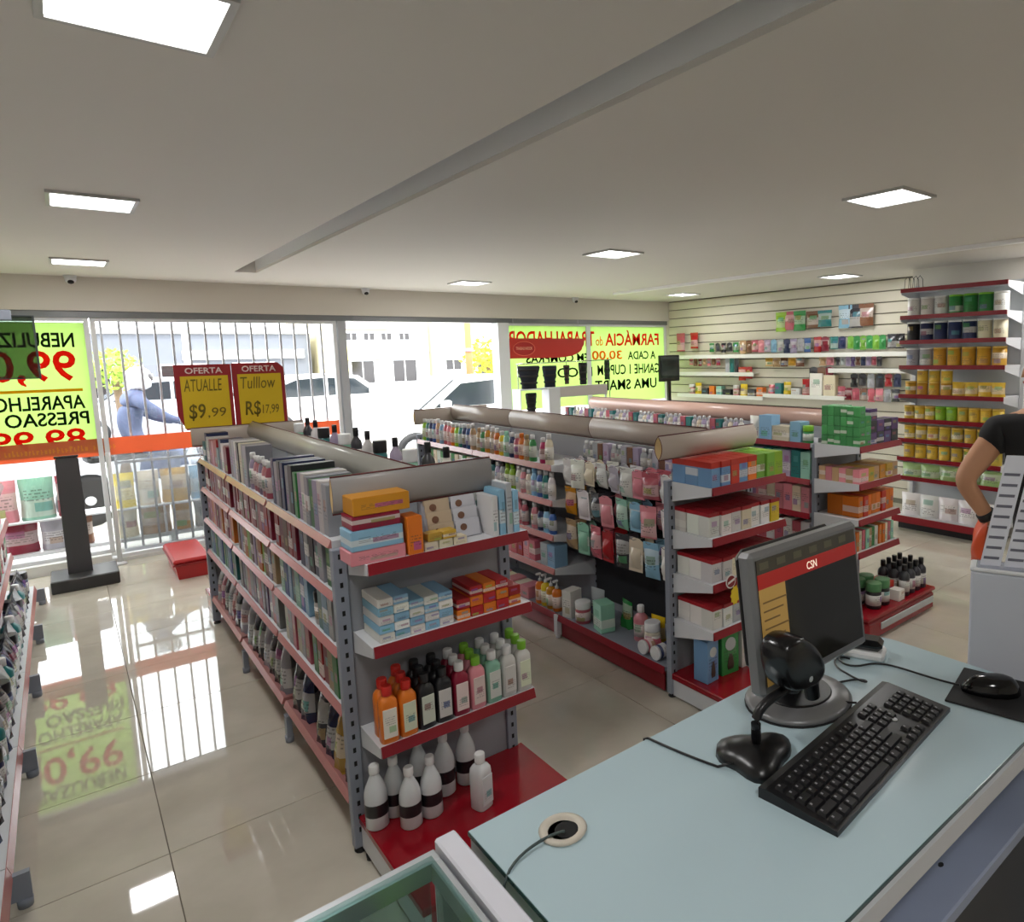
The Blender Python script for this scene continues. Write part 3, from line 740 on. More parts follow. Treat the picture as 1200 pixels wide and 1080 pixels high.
# ---- deck: clear bottles with black bands
C['clear'] = (242, 246, 248)
for k, (x, y, hh, w, nm) in enumerate(((.70, 2.262, .225, .078, 'leftmost'), (.772, 2.283, .215, .075, 'second from left'), (.79, 2.185, .215, .075, 'third from left, standing in front'), (.868, 2.19, .22, .075, 'fourth from left'),
                              (.955, 2.272, .235, .078, 'fifth from left'), (1.045, 2.277, .235, .075, 'sixth from left, by the panel'))):
    big_bottle('clear alcohol bottle with black band on red deck, %s' % nm, (x, y, .14), w, w, hh, 'clear', m_capw, 'black', 'clear bottles on the red deck', clear=True, tall_neck=True, rz=k)
big_bottle('frosted bottle standing alone at the right of the red deck', (1.018, 2.105, .14), .066, .066, .205, 'clear', m_capw, 'sky', None, clear=True, rz=.3, band=(.12, .5))
big_bottle('half hidden clear bottle behind the others on red deck', (.875, 2.312, .14), .072, .072, .235, 'clear', m_capw, 'black', None, clear=True, tall_neck=True)

# ------------------------------------------------------------------ middle gondola
gB = thing('gondola', 'middle grey and red gondola with hanging baby goods and toiletries', 'shelf', (0, 0, 0))
BY = (2.396, 3.408, 4.42, 5.42); bs, bf, br = 2.545, 2.205, 2.885
part('spine_panel', MB().box(bs-.012, bs+.012, BY[0]+.02, BY[3], .1, 1.22), m_panel, gB)
for x in (2.243, 2.84): post(gB, x, BY[0], 0, 1.125, .046, .036)
for x in (2.243, 2.84): post(gB, x, BY[3], 0, 1.125, .046, .036)
part('end_panel', MB().box(2.268, 2.816, BY[0]-.006, BY[0]+.006, .1, 1.16), m_panel, gB)
part('end_panel', MB().box(2.268, 2.816, BY[3]-.006, BY[3]+.006, .1, 1.16), m_panel, gB)
for y in BY[1:3]:
    post(gB, bs, y, .1, 1.22, .03, .04, '-x')
    part('foot', MB().box(2.205, 2.235, y-.018, y+.018, .02, .15).lathe([(.014, 0), (.016, .02)], 10, cx=2.22, cy=y), m_white, gB)
BZ = (1.085, .866, .648, .435)
for bi in (1, 2):
    y0, y1 = BY[bi]+.004, BY[bi+1]-(.004 if bi == 1 else .025)
    for z in BZ: shelf(gB, bf+.014, bs-.013, y0, y1, z, '-x', m_pale if z < 1 else m_pale, railh=.034)
for bi in (0, 1, 2):
    y0, y1 = BY[bi]+(.03 if bi == 0 else .004), BY[bi+1]-(.004 if bi < 2 else .025)
    s_ = shelf(gB, bf+.014, bs-.013, y0, y1, .15, '-x', m_red, plate=m_post, railh=.036, brackets=False, name='base_shelf')
    part('kick_plate', MB().box(bf+.03, bf+.036, y0+.02, y1-.02, .012, .128), m_red, gB)
    for z in BZ+(.15,): shelf(gB, bs+.013, br-.014, y0, y1, z, '+x', m_red, railh=.034, brackets=False)
s_ = shelf(gB, 2.40, bs-.013, BY[0]+.03, BY[1]-.004, 1.105, '-x', m_red, railh=.034, brackets=False)
# pegboard bay
peg = part('peg_panel', MB().box(bs-.02, bs-.0125, BY[0]+.03, BY[1]-.01, .2, 1.07), mat('peg_black', (44, 46, 50), .6), gB)
GBEZ = (1.118, .876, .652, .417)
for z in GBEZ: shelf(gB, 2.25, 2.80, 2.112, 2.388, z, '-y', m_red, bh=.1)
dk = part('base_deck', MB().cbox(2.225, 2.86, 2.02, 2.388, .1, .132, .004), m_reddeck, gB)
part('side_plate', MB().box(2.235, 2.25, 2.03, 2.38, .012, .1), m_white, dk); part('side_plate', MB().box(2.835, 2.85, 2.03, 2.38, .012, .1), m_white, dk)
part('kick_plate', MB().box(2.25, 2.835, 2.05, 2.06, .012, .1), m_red, dk)
part('valance_stem', MB().box(2.30, 2.312, 2.384, 2.396, 1.1, 1.28).box(2.77, 2.782, 2.384, 2.396, 1.1, 1.28), m_post, gB)
valance(gB, (2.09, 2.30), (2.77, 2.30), 1.25, .115, .026)
valance(gB, (2.545, 2.42), (2.545, 3.415), 1.225, .13, .03)
valance(gB, (2.545, 3.42), (2.545, 4.415), 1.225, .13, .03)
valance(gB, (2.545, 4.42), (2.545, 5.38), 1.225, .13, .03)
valance(gB, (2.2, 5.4), (2.86, 5.4), 1.21, .12, .02)

Wb = "%s shelf of middle gondola's left side"
RB = 'the peg bay'
def fillB(lvl, z, bays):
    n = 0
    for y0, y1, seq in bays:
        n = row(Wb % lvl, RB, 'y', y0, y1, bf+.02, z, '-x', seq, 'stock on the %s middle gondola shelf' % lvl, start=n)
fl = lambda w, h, c, cap='w': ('flat', (w, .045, h), c, cap)
fillB('top', BZ[0], [
    (3.43, 3.62, [fl(.075, .19, 'cream'), fl(.06, .16, 'magenta', 'w'), fl(.085, .2, 'brown')]),
    (3.63, 4.41, [fl(.062, .17, 'green'), fl(.06, .165, 'tan', 'c'), fl(.06, .17, 'orange', 'c'), fl(.06, .16, 'rose', 'w'), fl(.062, .165, 'navy', 'w'), fl(.06, .17, 'mint', 'c'), fl(.06, .165, 'yellow', 'w'), fl(.062, .18, 'orange', 'w'), fl(.062, .185, 'tan', 'w'), fl(.062, .19, 'amber', 'w')]),
    (4.43, 5.36, [fl(.07, .19, 'tan', 'w'), fl(.06, .18, 'blue', 'w'), fl(.062, .18, 'navy', 'w'), fl(.06, .175, 'teal', 'w'), fl(.06, .175, 'lime', 'w'), fl(.06, .17, 'orange', 'w'), fl(.06, .18, 'pink', 'w'), fl(.06, .18, 'rose', 'w'), fl(.06, .18, 'sky', 'w')])])
fillB('second', BZ[1], [
    (3.43, 3.9, [fl(.06, .17, 'white', 'w'), fl(.062, .175, 'teal', 'w'), fl(.06, .17, 'blue', 'w'), fl(.062, .175, 'sky', 'c'), fl(.06, .16, 'cream', 'w'), fl(.06, .165, 'pink', 'w')]),
    (3.9, 4.41, [fl(.06, .17, 'lime', 'g'), fl(.06, .17, 'lime', 'c'), fl(.062, .17, 'silver', 'k'), fl(.06, .165, 'lilac', 'w'), fl(.06, .17, 'teal', 'k')]),
    (4.43, 5.3, [ct(.06, .1, .16, 'white'), ct(.06, .1, .16, 'cream'), ct(.06, .1, .16, 'green')])])
fillB('third', BZ[2], [
    (3.43, 3.75, [fl(.065, .155, 'blue', 'k'), fl(.065, .16, 'sky', 'k'), fl(.06, .15, 'navy', 'k'), fl(.065, .17, 'pink', 'w')]),
    (3.76, 4.4, [fl(.062, .165, 'rose', 'w'), fl(.06, .165, 'pink', 'c'), fl(.06, .17, 'yellow', 'w'), fl(.06, .165, 'amber', 'c')]),
    (4.43, 5.3, [ct(.06, .1, .16, 'silver'), ct(.06, .1, .16, 'rose')])])
fillB('fourth', BZ[3], [
    (3.43, 3.65, [ct(.08, .1, .14, 'sky'), ct(.075, .1, .14, 'silver')]), (3.65, 4.4, [ct(.075, .1, .13, 'rose'), ct(.075, .1, .135, 'pink'), ct(.07, .1, .12, 'red')]), (4.43, 5.3, [ct(.08, .1, .13, 'rose')])])
fillB('bottom', .15, [
    (3.43, 3.75, [('pump', (.062, .062, .2), 'orange', 'w'), ('pump', (.062, .062, .2), 'amber', 'w'), ('pump', (.062, .062, .21), 'yellow', 'w')]),
    (3.76, 4.4, [ct(.1, .12, .08, 'pink'), ct(.1, .12, .07, 'cream')]), (4.43, 5.3, [ct(.1, .12, .08, 'grey')])])
# base of the peg bay
zb_ = .15
gname = 'baby goods on the floor shelf of the peg bay'
for k, (kind, dims, col, x, y, lab, cap) in enumerate((
        ('carton', (.075, .1, .17), 'white', 2.28, 3.33, 'white carton with grey print beside the yellow pump bottles', 'w'),
        ('jar', (.095, .095, .13), 'rose', 2.27, 3.2, 'round rose jar with white lid on the peg bay floor shelf', 'w'),
        ('pouch', (.12, .07, .19), 'silver', 2.37, 3.18, 'silver refill pouch behind the rose jar', 'w'),
        ('carton', (.11, .09, .17), 'mint', 2.29, 3.02, 'mint and white carton with bottle picture, peg bay floor shelf', 'w'),
        ('pouch', (.11, .06, .16), 'green', 2.42, 2.96, 'green soft pack in the middle of the peg bay floor shelf', 'w'),
        ('bottle', (.085, .085, .2), 'pink', 2.36, 2.77, 'pink baby bottle on the peg bay floor shelf', 'w'),
        ('pouch', (.1, .06, .15), 'yellow', 2.41, 2.68, 'yellow soft pack beside the pink baby bottle', 'w'),
        ('jar', (.09, .09, .15), 'cream', 2.33, 2.64, 'cream jar with dark print near the gondola post', 'w'),
        ('jar', (.08, .08, .12), 'charcoal', 2.42, 2.56, 'dark jar behind the cream jar near the post', 'k'))):
    put(kind, dims, col, (x, y, zb_), '-x', lab, None, cap, rz=rnd.uniform(-.3, .3))
for k, (y, col) in enumerate(((2.62, 'rose'), (2.52, 'navy'))):
    o = link('tin', pack('can', (.075, .075, .11), 'w')[0], None, (2.245, y, .15+.0383), (0, math.radians(-90), 0), C[col])
    o.location = (2.345, y, .1885); tag(o, '%s tin lying on its side on the peg bay floor shelf' % col, 'tin')
# hooks and hanging packs
m_hook = m_chrome
hk_me = MB().tube([(0, 0, 0), (-.24, 0, 0), (-.255, 0, .012)], .0025, 6).mesh('hook', [m_hook])
hang = [(1.125, 9, ['white', 'white', 'cream', 'white', 'silver', 'white', 'pink', 'rose', 'white'], .155, 'upper'),
        (.945, 8, ['amber', 'white', 'charcoal', 'pink', 'mint', 'sky', 'pink', 'white'], .17, 'middle'),
        (.745, 8, ['tan', 'mint', 'rose', 'red', 'charcoal', 'cream', 'sky', 'white'], .185, 'lower')]
for z, n, cols, hh, lv in hang:
    for k in range(n):
        y = 3.345-k*(.86/(n-1)) if n > 1 else 3
        link('hook', hk_me, peg, (bs-.021, y, z))
        kind = 'blister' if (k+n) % 2 else 'bag'
        for d_ in range(2):
            x = 2.30+d_*.09+rnd.uniform(-.012, .012)
            put(kind, (.105 if kind == 'bag' else .1, .065, hh*rnd.uniform(.88, 1.12)), cols[k], (x, y, z+.004), '-x',
                '%s %s, %s hooks, %s from shampoo bottles, %s one' % (cols[k], NOUN[kind][1], lv, ORD[k], 'front' if d_ == 0 else 'back'), 'hanging packs of the peg bay', rz=rnd.uniform(-.25, .25)).rotation_euler.x = rnd.uniform(-.05, .12)
row("narrow shelf above the hanging packs", 'the near end', 'y', 2.45, 3.39, 2.415, 1.105, '-x', [('flat', (.05, .04, .12), 'grey', 'w'), ('flat', (.05, .04, .12), 'silver', 'w'), ct(.05, .05, .12, 'lilac'), ct(.05, .05, .115, 'brown'), ct(.05, .05, .12, 'silver')], 'packs on the narrow shelf above the hooks')

# near end of the middle gondola
def block(x0, n, w, y0, nd, d, z, h, cols, kind, lab, group, axis='x', cap='w'):
    for i in range(n):
        for j in range(nd):
            put(kind, (w, d, h), cols[(i) % len(cols)], (x0+w/2+i*(w+.004), y0+d/2+j*(d+.004)+rnd.uniform(0, .012)*(j == 0), z), '-y', '%s, %s from left, %s row from front' % (lab % cols[i % len(cols)], ORD[i], ORD[j]), group, cap, rnd.uniform(-.05, .05))
C['light blue'] = C['babyblue'] = (110, 150, 190); C['grass'] = (120, 176, 60); C['scarlet'] = (206, 60, 40)
block(2.255, 8, .064, 2.118, 3, .085, GBEZ[0], .118, ['light blue', 'light blue', 'scarlet', 'light blue', 'orange', 'grass', 'grass', 'lime'], 'carton', '%s cereal carton, middle gondola end', 'cereal cartons on the middle gondola end')
block(2.262, 7, .07, 2.13, 3, .08, GBEZ[1], .115, ['white', 'white', 'white', 'cream', 'white', 'white', 'yellow'], 'carton', '%s carton on middle gondola end second shelf', 'white cartons on the second end shelf')
block(2.275, 7, .066, 2.13, 3, .08, GBEZ[2], .108, ['white', 'white', 'cream', 'white'], 'carton', '%s carton on middle gondola end third shelf', 'white cartons on the third end shelf')
block(2.275, 7, .066, 2.13, 3, .08, GBEZ[3], .11, ['white', 'white', 'silver', 'white'], 'carton', '%s carton on middle gondola end fourth shelf', 'white cartons on the fourth end shelf')
m_redlid = mat('carton_red_print', (160, 24, 36), .45); m_yellid = mat('carton_yellow_print', (226, 186, 60), .45)
for o in list(COL.objects):
    if o.get('group', '') == 'cereal cartons on the middle gondola end' and o['label'].split()[0] in ('light', 'scarlet', 'orange'):
        if 'ctop' not in _pm: _pm['ctop'] = MB().box(-.0323, .0323, -.0428, .0428, .092, .1205).mesh('printed_top', [mat('cereal_red', (186, 48, 34), .45)])
        link('printed_top', _pm['ctop'], o)
# red printed tops of the white cartons
for o in list(COL.objects):
    if o.get('group', '') in ('white cartons on the second end shelf', 'white cartons on the third end shelf', 'white cartons on the fourth end shelf'):
        w, d, h = .0705, .0805, {'s': .115, 't': .108, 'f': .11}[o['group'][21]]
        key = ('lid', h)
        if key not in _pm:
            b = MB(); b.box(-.0352 if h == .115 else -.0332, .0352 if h == .115 else .0332, -.0402, .0402, h*.86, h+.0022)
            _pm[key] = b.mesh('printed_top', [m_redlid])
        link('printed_top', _pm[key], o)
for (x, w, h, col, lab) in ((2.31, .085, .215, 'babyblue', 'tall blue and white feeding bottle carton on middle gondola deck'), (2.445, .115, .22, 'green', 'tall green carton with round window on middle gondola deck'), (2.58, .1, .2, 'white', 'tall white carton behind the monitor on middle gondola deck')):
    t = thing('bottle_carton', lab, 'carton', (x, 2.22, .132), rnd.uniform(-.1, .1))
    link('box', pack('carton', (w, .09, h))[0], t, color=C[col])
    part('window', MB().lathe([(w*.3, 0), (w*.3, .002)], 16), mat('window_grey', (190, 196, 196), .2), t, loc=(0, -.0455, h*.72), rot=(math.pi/2, 0, 0))
    part('picture', MB().lathe([(w*.16, 0), (w*.2, .02), (w*.14, .06), (w*.06, .08)], 10, sy=.05), mat('picture_brown', (70, 56, 46), .5), t, loc=(0, -.047, h*.12))
# promo tags
t = thing('price_wobbler', 'round red promo tag with yellow star below it on shelf edge', 'tag', (2.345, 2.085, .66))
part('disc', MB().lathe([(.034, -.001), (.034, .001)], 20), mat('tag_white', (235, 230, 226), .4), t, rot=(math.pi/2, 0, 0))
part('red_disc', MB().lathe([(.028, -.001), (.028, .001)], 20), m_red, t, loc=(0, -.0022, 0), rot=(math.pi/2, 0, 0))
part('white_stripe', MB().prism([(-.024, -.012), (.022, .002), (.024, .014), (-.022, .0)], -.0036, -.0032, 'y'), mat('tag_white', (235, 230, 226), .4), t)
st = [((.034 if i % 2 == 0 else .026)*math.cos(i*math.pi/10)+.03, (.05 if i % 2 == 0 else .04)*math.sin(i*math.pi/10)-.075) for i in range(20)]
part('star', MB().prism(st, -.001, .001, 'y'), mat('tag_yellow', (232, 200, 30), .45), t)
part('clip', MB().box(-.004, .004, .0, .016, -.03, .0), m_capw, t)

# ------------------------------------------------------------------ right gondola
gC = thing('gondola', 'right grey and red gondola with green carton pile on its end', 'shelf', (0, 0, 0))
cs, cf, cr_ = 3.82, 3.50, 4.14; CY = (2.43, 3.36, 4.29, 5.22)
part('spine_panel', MB().box(cs-.012, cs+.012, CY[0]+.02, CY[3], .1, 1.24), m_panel, gC)
for x in (3.535, 4.0): post(gC, x, CY[0], 0, 1.165, .046, .036)
for x in (3.535, 4.1): post(gC, x, CY[3], 0, 1.165, .046, .036)
part('end_panel', MB().box(3.56, 3.976, CY[0]-.006, CY[0]+.006, .1, 1.2), m_panel, gC)
CZ = (1.165, .937, .719, .5, .15)
for bi in range(3):
    y0, y1 = CY[bi]+(.03 if bi == 0 else .004), CY[bi+1]-(.004 if bi < 2 else .025)
    for z in CZ:
        shelf(gC, cf+.014, cs-.013, y0, y1, z, '-x', m_red, railh=.034, brackets=False)
        shelf(gC, cs+.013, cr_-.014, y0, y1, z, '+x', m_red, railh=.034, brackets=False)
GCEZ = (1.175, .953, .738, .538)
for z in GCEZ: shelf(gC, 3.505, 3.975, 2.112, 2.42, z, '-y', m_red, bh=.09)
dk = part('base_deck', MB().cbox(3.5, 4.33, 2.03, 2.42, .13, .155, .006).cbox(3.5, 4.33, 2.035, 2.42, .0, .13, .02), m_reddeck, gC)
part('grey_insert', MB().cbox(3.64, 4.30, 2.026, 2.036, .055, .1, .004), m_alu, dk)
valance(gC, (3.87, 2.5), (3.87, 5.18), 1.235, .115, .045, mm=mat('valance_pink', (214, 176, 160), .3, var=.03))
part('valance_stem', MB().box(3.864, 3.876, 2.6, 2.612, 1.2, 1.25).box(3.864, 3.876, 5.0, 5.012, 1.2, 1.25), m_post, gC)
# left face stock
row("top shelf of right gondola's left side", 'the near end', 'y', 2.47, 3.0, cf+.02, CZ[0], '-x', [('jar', (.07, .07, .11), 'green', 'g'), ct(.08, .1, .13, 'sky'), ct(.14, .1, .095, 'cream'), ct(.1, .1, .16, 'sky'), ('pouch', (.1, .06, .15), 'white')], 'packs on the right gondola top shelf')
row("right gondola's top shelf", 'the white pouch', 'y', 3.02, 5.15, cf+.02, CZ[0], '-x', [('bottle', (.045, .045, .125), 'white', 'w'), ('bottle', (.045, .045, .125), 'lilac', 'w'), ('bottle', (.045, .045, .12), 'cream', 'w'), ('bottle', (.045, .045, .125), 'silver', 'w'), ct(.05, .05, .11, 'teal'), ct(.05, .05, .11, 'rose')], 'small bottles on the right gondola top shelf')
row("second shelf of right gondola's left side", 'the near end', 'y', 2.47, 3.3, cf+.02, CZ[1], '-x', [ct(.07, .1, .17, 'mint'), ct(.07, .1, .175, 'teal'), ct(.07, .1, .17, 'lilac')], 'cartons on the right gondola second shelf')
row("third shelf of right gondola's left side", 'the near end', 'y', 2.47, 3.3, cf+.02, CZ[2], '-x', [ct(.065, .1, .165, 'pink'), ct(.065, .1, .165, 'cream'), ct(.065, .1, .17, 'pink')], 'cartons on the right gondola third shelf')
row("fourth shelf of right gondola's left side", 'the near end', 'y', 2.47, 3.3, cf+.02, CZ[3], '-x', [ct(.065, .1, .16, 'white'), ct(.065, .1, .15, 'rose')], 'cartons on the right gondola fourth shelf')
# near end stock
z = GCEZ[0]
C['leaf'] = (70, 150, 84)
for i in range(2):
    for j in range(4):
        for k in range(6):
            if i == 1 and j == 3 and k < 3: continue
            put('carton', (.062, .042, .058), 'leaf', (3.537+i*.064, 2.137+k*.0435, z+j*.0592), '-x' if False else '-y', 'small green carton, pile column %s from front, %s up, %s file' % (ORD[k], ORD[j], ('left', 'right')[i]), 'pile of small green cartons')
for i in range(4):
    for j in range(2 if i else 3):
        put('carton', (.078, .1, .07), 'charcoal' if (i+j) % 2 else 'purple', (3.675+i*.083, 2.175, z+j*.0715), '-y', 'dark violet carton, %s from green pile, %s from shelf' % (ORD[i], ORD[j]), 'dark violet cartons beside the green pile')
z = GCEZ[1]
for k in range(6): put('carton', (.1, .045, .085), 'tan' if k % 2 else 'pink', (3.565, 2.14+k*.047, z), '-y', 'pinkish carton on right gondola end second shelf, %s from front' % ORD[k], 'pinkish cartons on the second end shelf')
block(3.625, 5, .066, 2.12, 2, .1, z, .085, ['gold', 'tan', 'amber', 'gold', 'tan'], 'carton', '%s carton on right gondola end second shelf', 'gold cartons on the second end shelf')
z = GCEZ[2]
block(3.56, 8, .048, 2.14, 2, .11, z, .125, ['orange', 'scarlet', 'orange', 'orange'], 'carton', '%s carton on right gondola end third shelf', 'orange cartons on the third end shelf')
z = GCEZ[3]
block(3.52, 12, .033, 2.13, 1, .15, z, .12, ['orange', 'cream', 'rose', 'mint', 'tan', 'green', 'white', 'orange'], 'carton', 'slim %s carton on right gondola end fourth shelf', 'slim cartons on the fourth end shelf')
z = .155
for k, (x, y) in enumerate(((3.70, 2.12), (3.80, 2.12), (3.70, 2.23), (3.80, 2.23))):
    put('jar', (.095, .095, .16), 'black', (x, y, z), '-y', 'black jar with green lid on red floor deck, %s' % ('front left', 'front right', 'back left', 'back right')[k], 'green lidded jars on the red floor deck', 'd')
put('carton', (.1, .12, .1), 'scarlet', (3.935, 2.2, z), '-y', 'red carton between green-lidded jars and dark bottles', None)
put('carton', (.07, .07, .07), 'white', (3.93, 2.09, z), '-y', 'white carton in front of the red carton on floor deck', None)
for i in range(4):
    for j in range(3): put('bottle', (.068, .068, .2), 'charcoal', (4.04+i*.073, 2.1+j*.075, z), '-y', 'dark capped bottle on red floor deck, %s from left, %s row from front' % (ORD[i], ORD[j]), 'dark bottles on the red floor deck', 'k')

# ------------------------------------------------------------------ tall wall unit
tu = thing('shelving_unit', 'tall wall shelving unit of red shelves filled with yellow milk tins', 'shelf', (0, 0, 0))
TX, TY0, TY1, TB = 6.106, 2.33, 3.28, 6.49
part('back_panel', MB().box(TB-.012, TB, TY0-.02, TY1+.02, .1, 2.32), m_white, tu)
for y in (TY0-.02, TY1+.02): part('post', MB().cbox(TB-.05, TB-.012, y-.018, y+.018, .0, 2.34, .003), m_white, tu)
TZ = (2.29, 2.04, 1.81, 1.575, 1.302, 1.072, .88, .70, .515)
for z in TZ:
    s_ = part('shelf', MB().box(TX+.012, TB-.02, TY0, TY1, z-.02, z), m_white, tu)
    part('price_rail', MB().prism([(TX, z-.034), (TX, z+.004), (TX+.012, z+.004), (TX+.012, z-.034)], TY0, TY1, 'y'), m_red, s_)
    for y in (TY0, TY1-.004): part('bracket', MB().prism([(TX+.012, z-.02), (TB-.05, z-.02), (TB-.05, z-.11), (TX+.012, z-.05)], y, y+.004, 'y'), m_white, s_)
s_ = part('base_shelf', MB().box(TX-.06, TB-.02, TY0, TY1, .11, .14), m_white, tu)
part('price_rail', MB().box(TX-.075, TX-.06, TY0, TY1, .08, .144), m_red, s_)
part('kick_plate', MB().box(TX+.02, TX+.03, TY0+.02, TY1-.02, 0, .11), m_rub, s_)
RT = 'the left'
def tins(lv, z, specs, w, h):
    n = len(specs)
    p = (TY1-.04-TY0)/n
    for k, s_ in enumerate(specs):
        kind, col, cap = s_
        d = (w, w, h) if kind == 'can' else (min(p*1.02, w*1.25), .08, h)
        put(kind, d, col, (TX+.025+d[1]/2+.02*(k % 2 == 3), TY1-.03-p*(k+.5), z), '-x', '%s %s on %s shelf of tall unit, %s from left' % (col, NOUN[kind][1], lv, ORD[k]), 'packs on the tall unit %s shelf' % lv, cap)
C['milkyellow'] = (222, 186, 64); C['amber'] = (214, 162, 54)
tins('second', TZ[1], [('can', 'white', 'w')]*3+[('can', 'green', 'g')]*3+[('can', 'white', 'w')], .12, .165)
tins('third', TZ[2], [('can', 'black', 'w')]+[('can', 'navy', 'w')]*4+[('can', 'cream', 'w')]*2, .115, .17)
tins('fourth', TZ[3], [('can', 'silver', 'w')]*2+[('can', 'amber', 'y')]*5, .115, .165)
tins('fifth', TZ[4], [('can', 'amber', 'y')]*4+[('pouch', 'milkyellow', 'w')]*4, .1, .125)
for k in (1, 2, 3):
    p = (TY1-.04-TY0)/8
    put('can', (.1, .1, .115), 'milkyellow', (TX+.025+.05+.02*(k % 2 == 3), TY1-.03-p*(k+.5), TZ[4]+.1255), '-x', 'yellow tin stacked on fifth shelf of tall unit, %s from left' % ORD[k], 'stacked yellow tins on the tall unit')
tins('sixth', TZ[5], [('can', 'milkyellow', 'y')]*3+[('can', 'lime', 'g')]*2+[('can', 'milkyellow', 'y')]*4, .095, .125)
tins('seventh', TZ[6], [('can', 'milkyellow', 'y')]*8, .1, .13)
tins('eighth', TZ[7], [('can', 'milkyellow', 'y')]*8, .1, .125)
C['palegreen'] = (170, 196, 130)
tins('ninth', TZ[8], [('pouch', 'palegreen', 'w')]*5, .15, .13)
tins('bottom', .14, [('pouch', 'white', 'w')]*5, .15, .21)
bk = thing('wire_basket', 'small black wire rack on top of the tall unit', 'rack', (6.2, 3.2, 2.29))
for k in range(4): part('wire', MB().tube([(-.06, -.06+.04*k, .003), (-.05, -.06+.04*k, .09), (0, -.06+.04*k, .12), (.05, -.06+.04*k, .09), (.06, -.06+.04*k, .003)], .003, 6), m_blk, bk)
part('base_wire', MB().tube([(-.06, -.07, .003), (-.06, .07, .003), (.06, .07, .003), (.06, -.07, .003), (-.06, -.07, .003)], .003, 6), m_blk, bk)

# ------------------------------------------------------------------ right wall: ledges, hooks, hanging packs
m_ledge = mat('ledge_white', (232, 232, 226), .3)
for n_, (y0, y1, z, lab) in enumerate(((3.55, 7.2, 1.70, 'long white ledge on the slat wall under the upper hanging packs'), (3.55, 4.62, 1.515, 'short white ledge on the slat wall beside the tall unit'),
                       (5.75, 7.2, 1.46, 'white ledge on the slat wall near the shop window'), (4.4, 5.6, 1.19, 'low white ledge on the slat wall holding gift packs'), (5.6, 7.2, 1.15, 'low white ledge on the slat wall close to the window'))):
    t = thing('wall_ledge', lab, 'ledge', (0, 0, 0))
    part('board', MB().box(XR-.11, XR, y0, y1, z-.012, z), m_ledge, t); part('front_rail', MB().cbox(XR-.118, XR-.11, y0, y1, z-.045, z+.006, .002), m_ledge, t)
whk = MB().tube([(0, 0, 0), (-.1, 0, 0), (-.108, 0, .008)], .0025, 6).mesh('hook', [m_chrome])
def hung(y0, y1, z, n, cols, w, h, d, where, kinds=('bag', 'blister'), depth=.06):
    for k in range(n):
        y = y0+(y1-y0)*(k+.5)/n
        link('hook', whk, wr, (XR, y, z))
        kind = kinds[k % len(kinds)]; col = cols[k % len(cols)]
        put(kind, (w, d, h*rnd.uniform(.9, 1.08)), col, (XR-depth, y, z+.004), '-x', '%s %s, %s from left in slat wall %s' % (col, NOUN[kind][1], ORD[k], where), 'hanging packs on the slat wall, '+where, rz=rnd.uniform(-.1, .1))
hung(5.42, 5.0, 2.215, 3, ['lime', 'rose', 'green'], .17, .23, .07, 'top group left', ('bag',))
hung(4.95, 4.63, 2.2, 2, ['brown', 'teal'], .19, .21, .07, 'top group middle', ('bag',))
hung(4.5, 4.1, 2.24, 3, ['sky', 'charcoal', 'brown'], .18, .26, .07, 'top group right', ('bag',))
hung(7.3, 6.75, 2.02, 2, ['rose', 'red'], .16, .24, .05, 'sign corner', ('bag',))
hung(6.6, 6.05, 1.86, 5, ['green', 'charcoal', 'black', 'charcoal', 'green'], .09, .12, .04, 'upper window row')
hung(6.03, 4.9, 1.88, 11, ['tan', 'brown', 'rose', 'pink', 'lilac', 'sky', 'silver', 'navy', 'lilac', 'silver', 'blue'], .1, .165, .04, 'upper middle row')
hung(4.86, 4.65, 1.89, 2, ['red', 'crimson'], .11, .17, .05, 'upper row after blue packs')
hung(4.63, 4.42, 1.885, 2, ['teal', 'navy'], .1, .155, .04, 'upper row centre right')
hung(4.4, 3.92, 1.885, 6, ['grass', 'green'], .078, .155, .04, 'upper green set', ('blister',))
hung(3.9, 3.7, 1.89, 2, ['charcoal', 'black'], .1, .16, .05, 'upper row by tall unit', ('bag',))
hung(7.0, 6.38, 1.655, 7, ['rose', 'brown', 'crimson', 'tan'], .075, .1, .03, 'second window row')
hung(6.3, 6.05, 1.66, 3, ['silver', 'teal', 'charcoal'], .075, .25, .03, 'second row of tall packs', ('blister',))
hung(5.6, 5.0, 1.66, 5, ['gold', 'tan', 'brown', 'amber', 'brown'], .12, .12, .06, 'second middle row')
hung(4.78, 4.58, 1.665, 2, ['tan', 'pink'], .1, .12, .03, 'second row by ledge', ('blister',))
hung(4.56, 3.96, 1.655, 9, ['charcoal', 'silver', 'lilac', 'purple', 'brown', 'navy', 'lilac', 'rose', 'charcoal'], .06, .11, .03, 'second row above short ledge', ('blister',))
hung(6.05, 5.82, 1.53, 2, ['scarlet', 'red'], .12, .17, .05, 'third row red group', ('bag',))
hung(4.92, 4.58, 1.53, 3, ['charcoal', 'brown', 'crimson'], .11, .19, .03, 'third row dark group', ('blister',))
hung(4.36, 3.72, 1.455, 6, ['black', 'charcoal', 'silver', 'charcoal', 'red', 'navy'], .09, .145, .03, 'row under short ledge', ('blister',))
hung(4.43, 3.74, 1.285, 7, ['crimson', 'rose', 'brown', 'rose', 'pink', 'silver', 'charcoal'], .09, .14, .04, 'lowest row', ('bag', 'blister'))
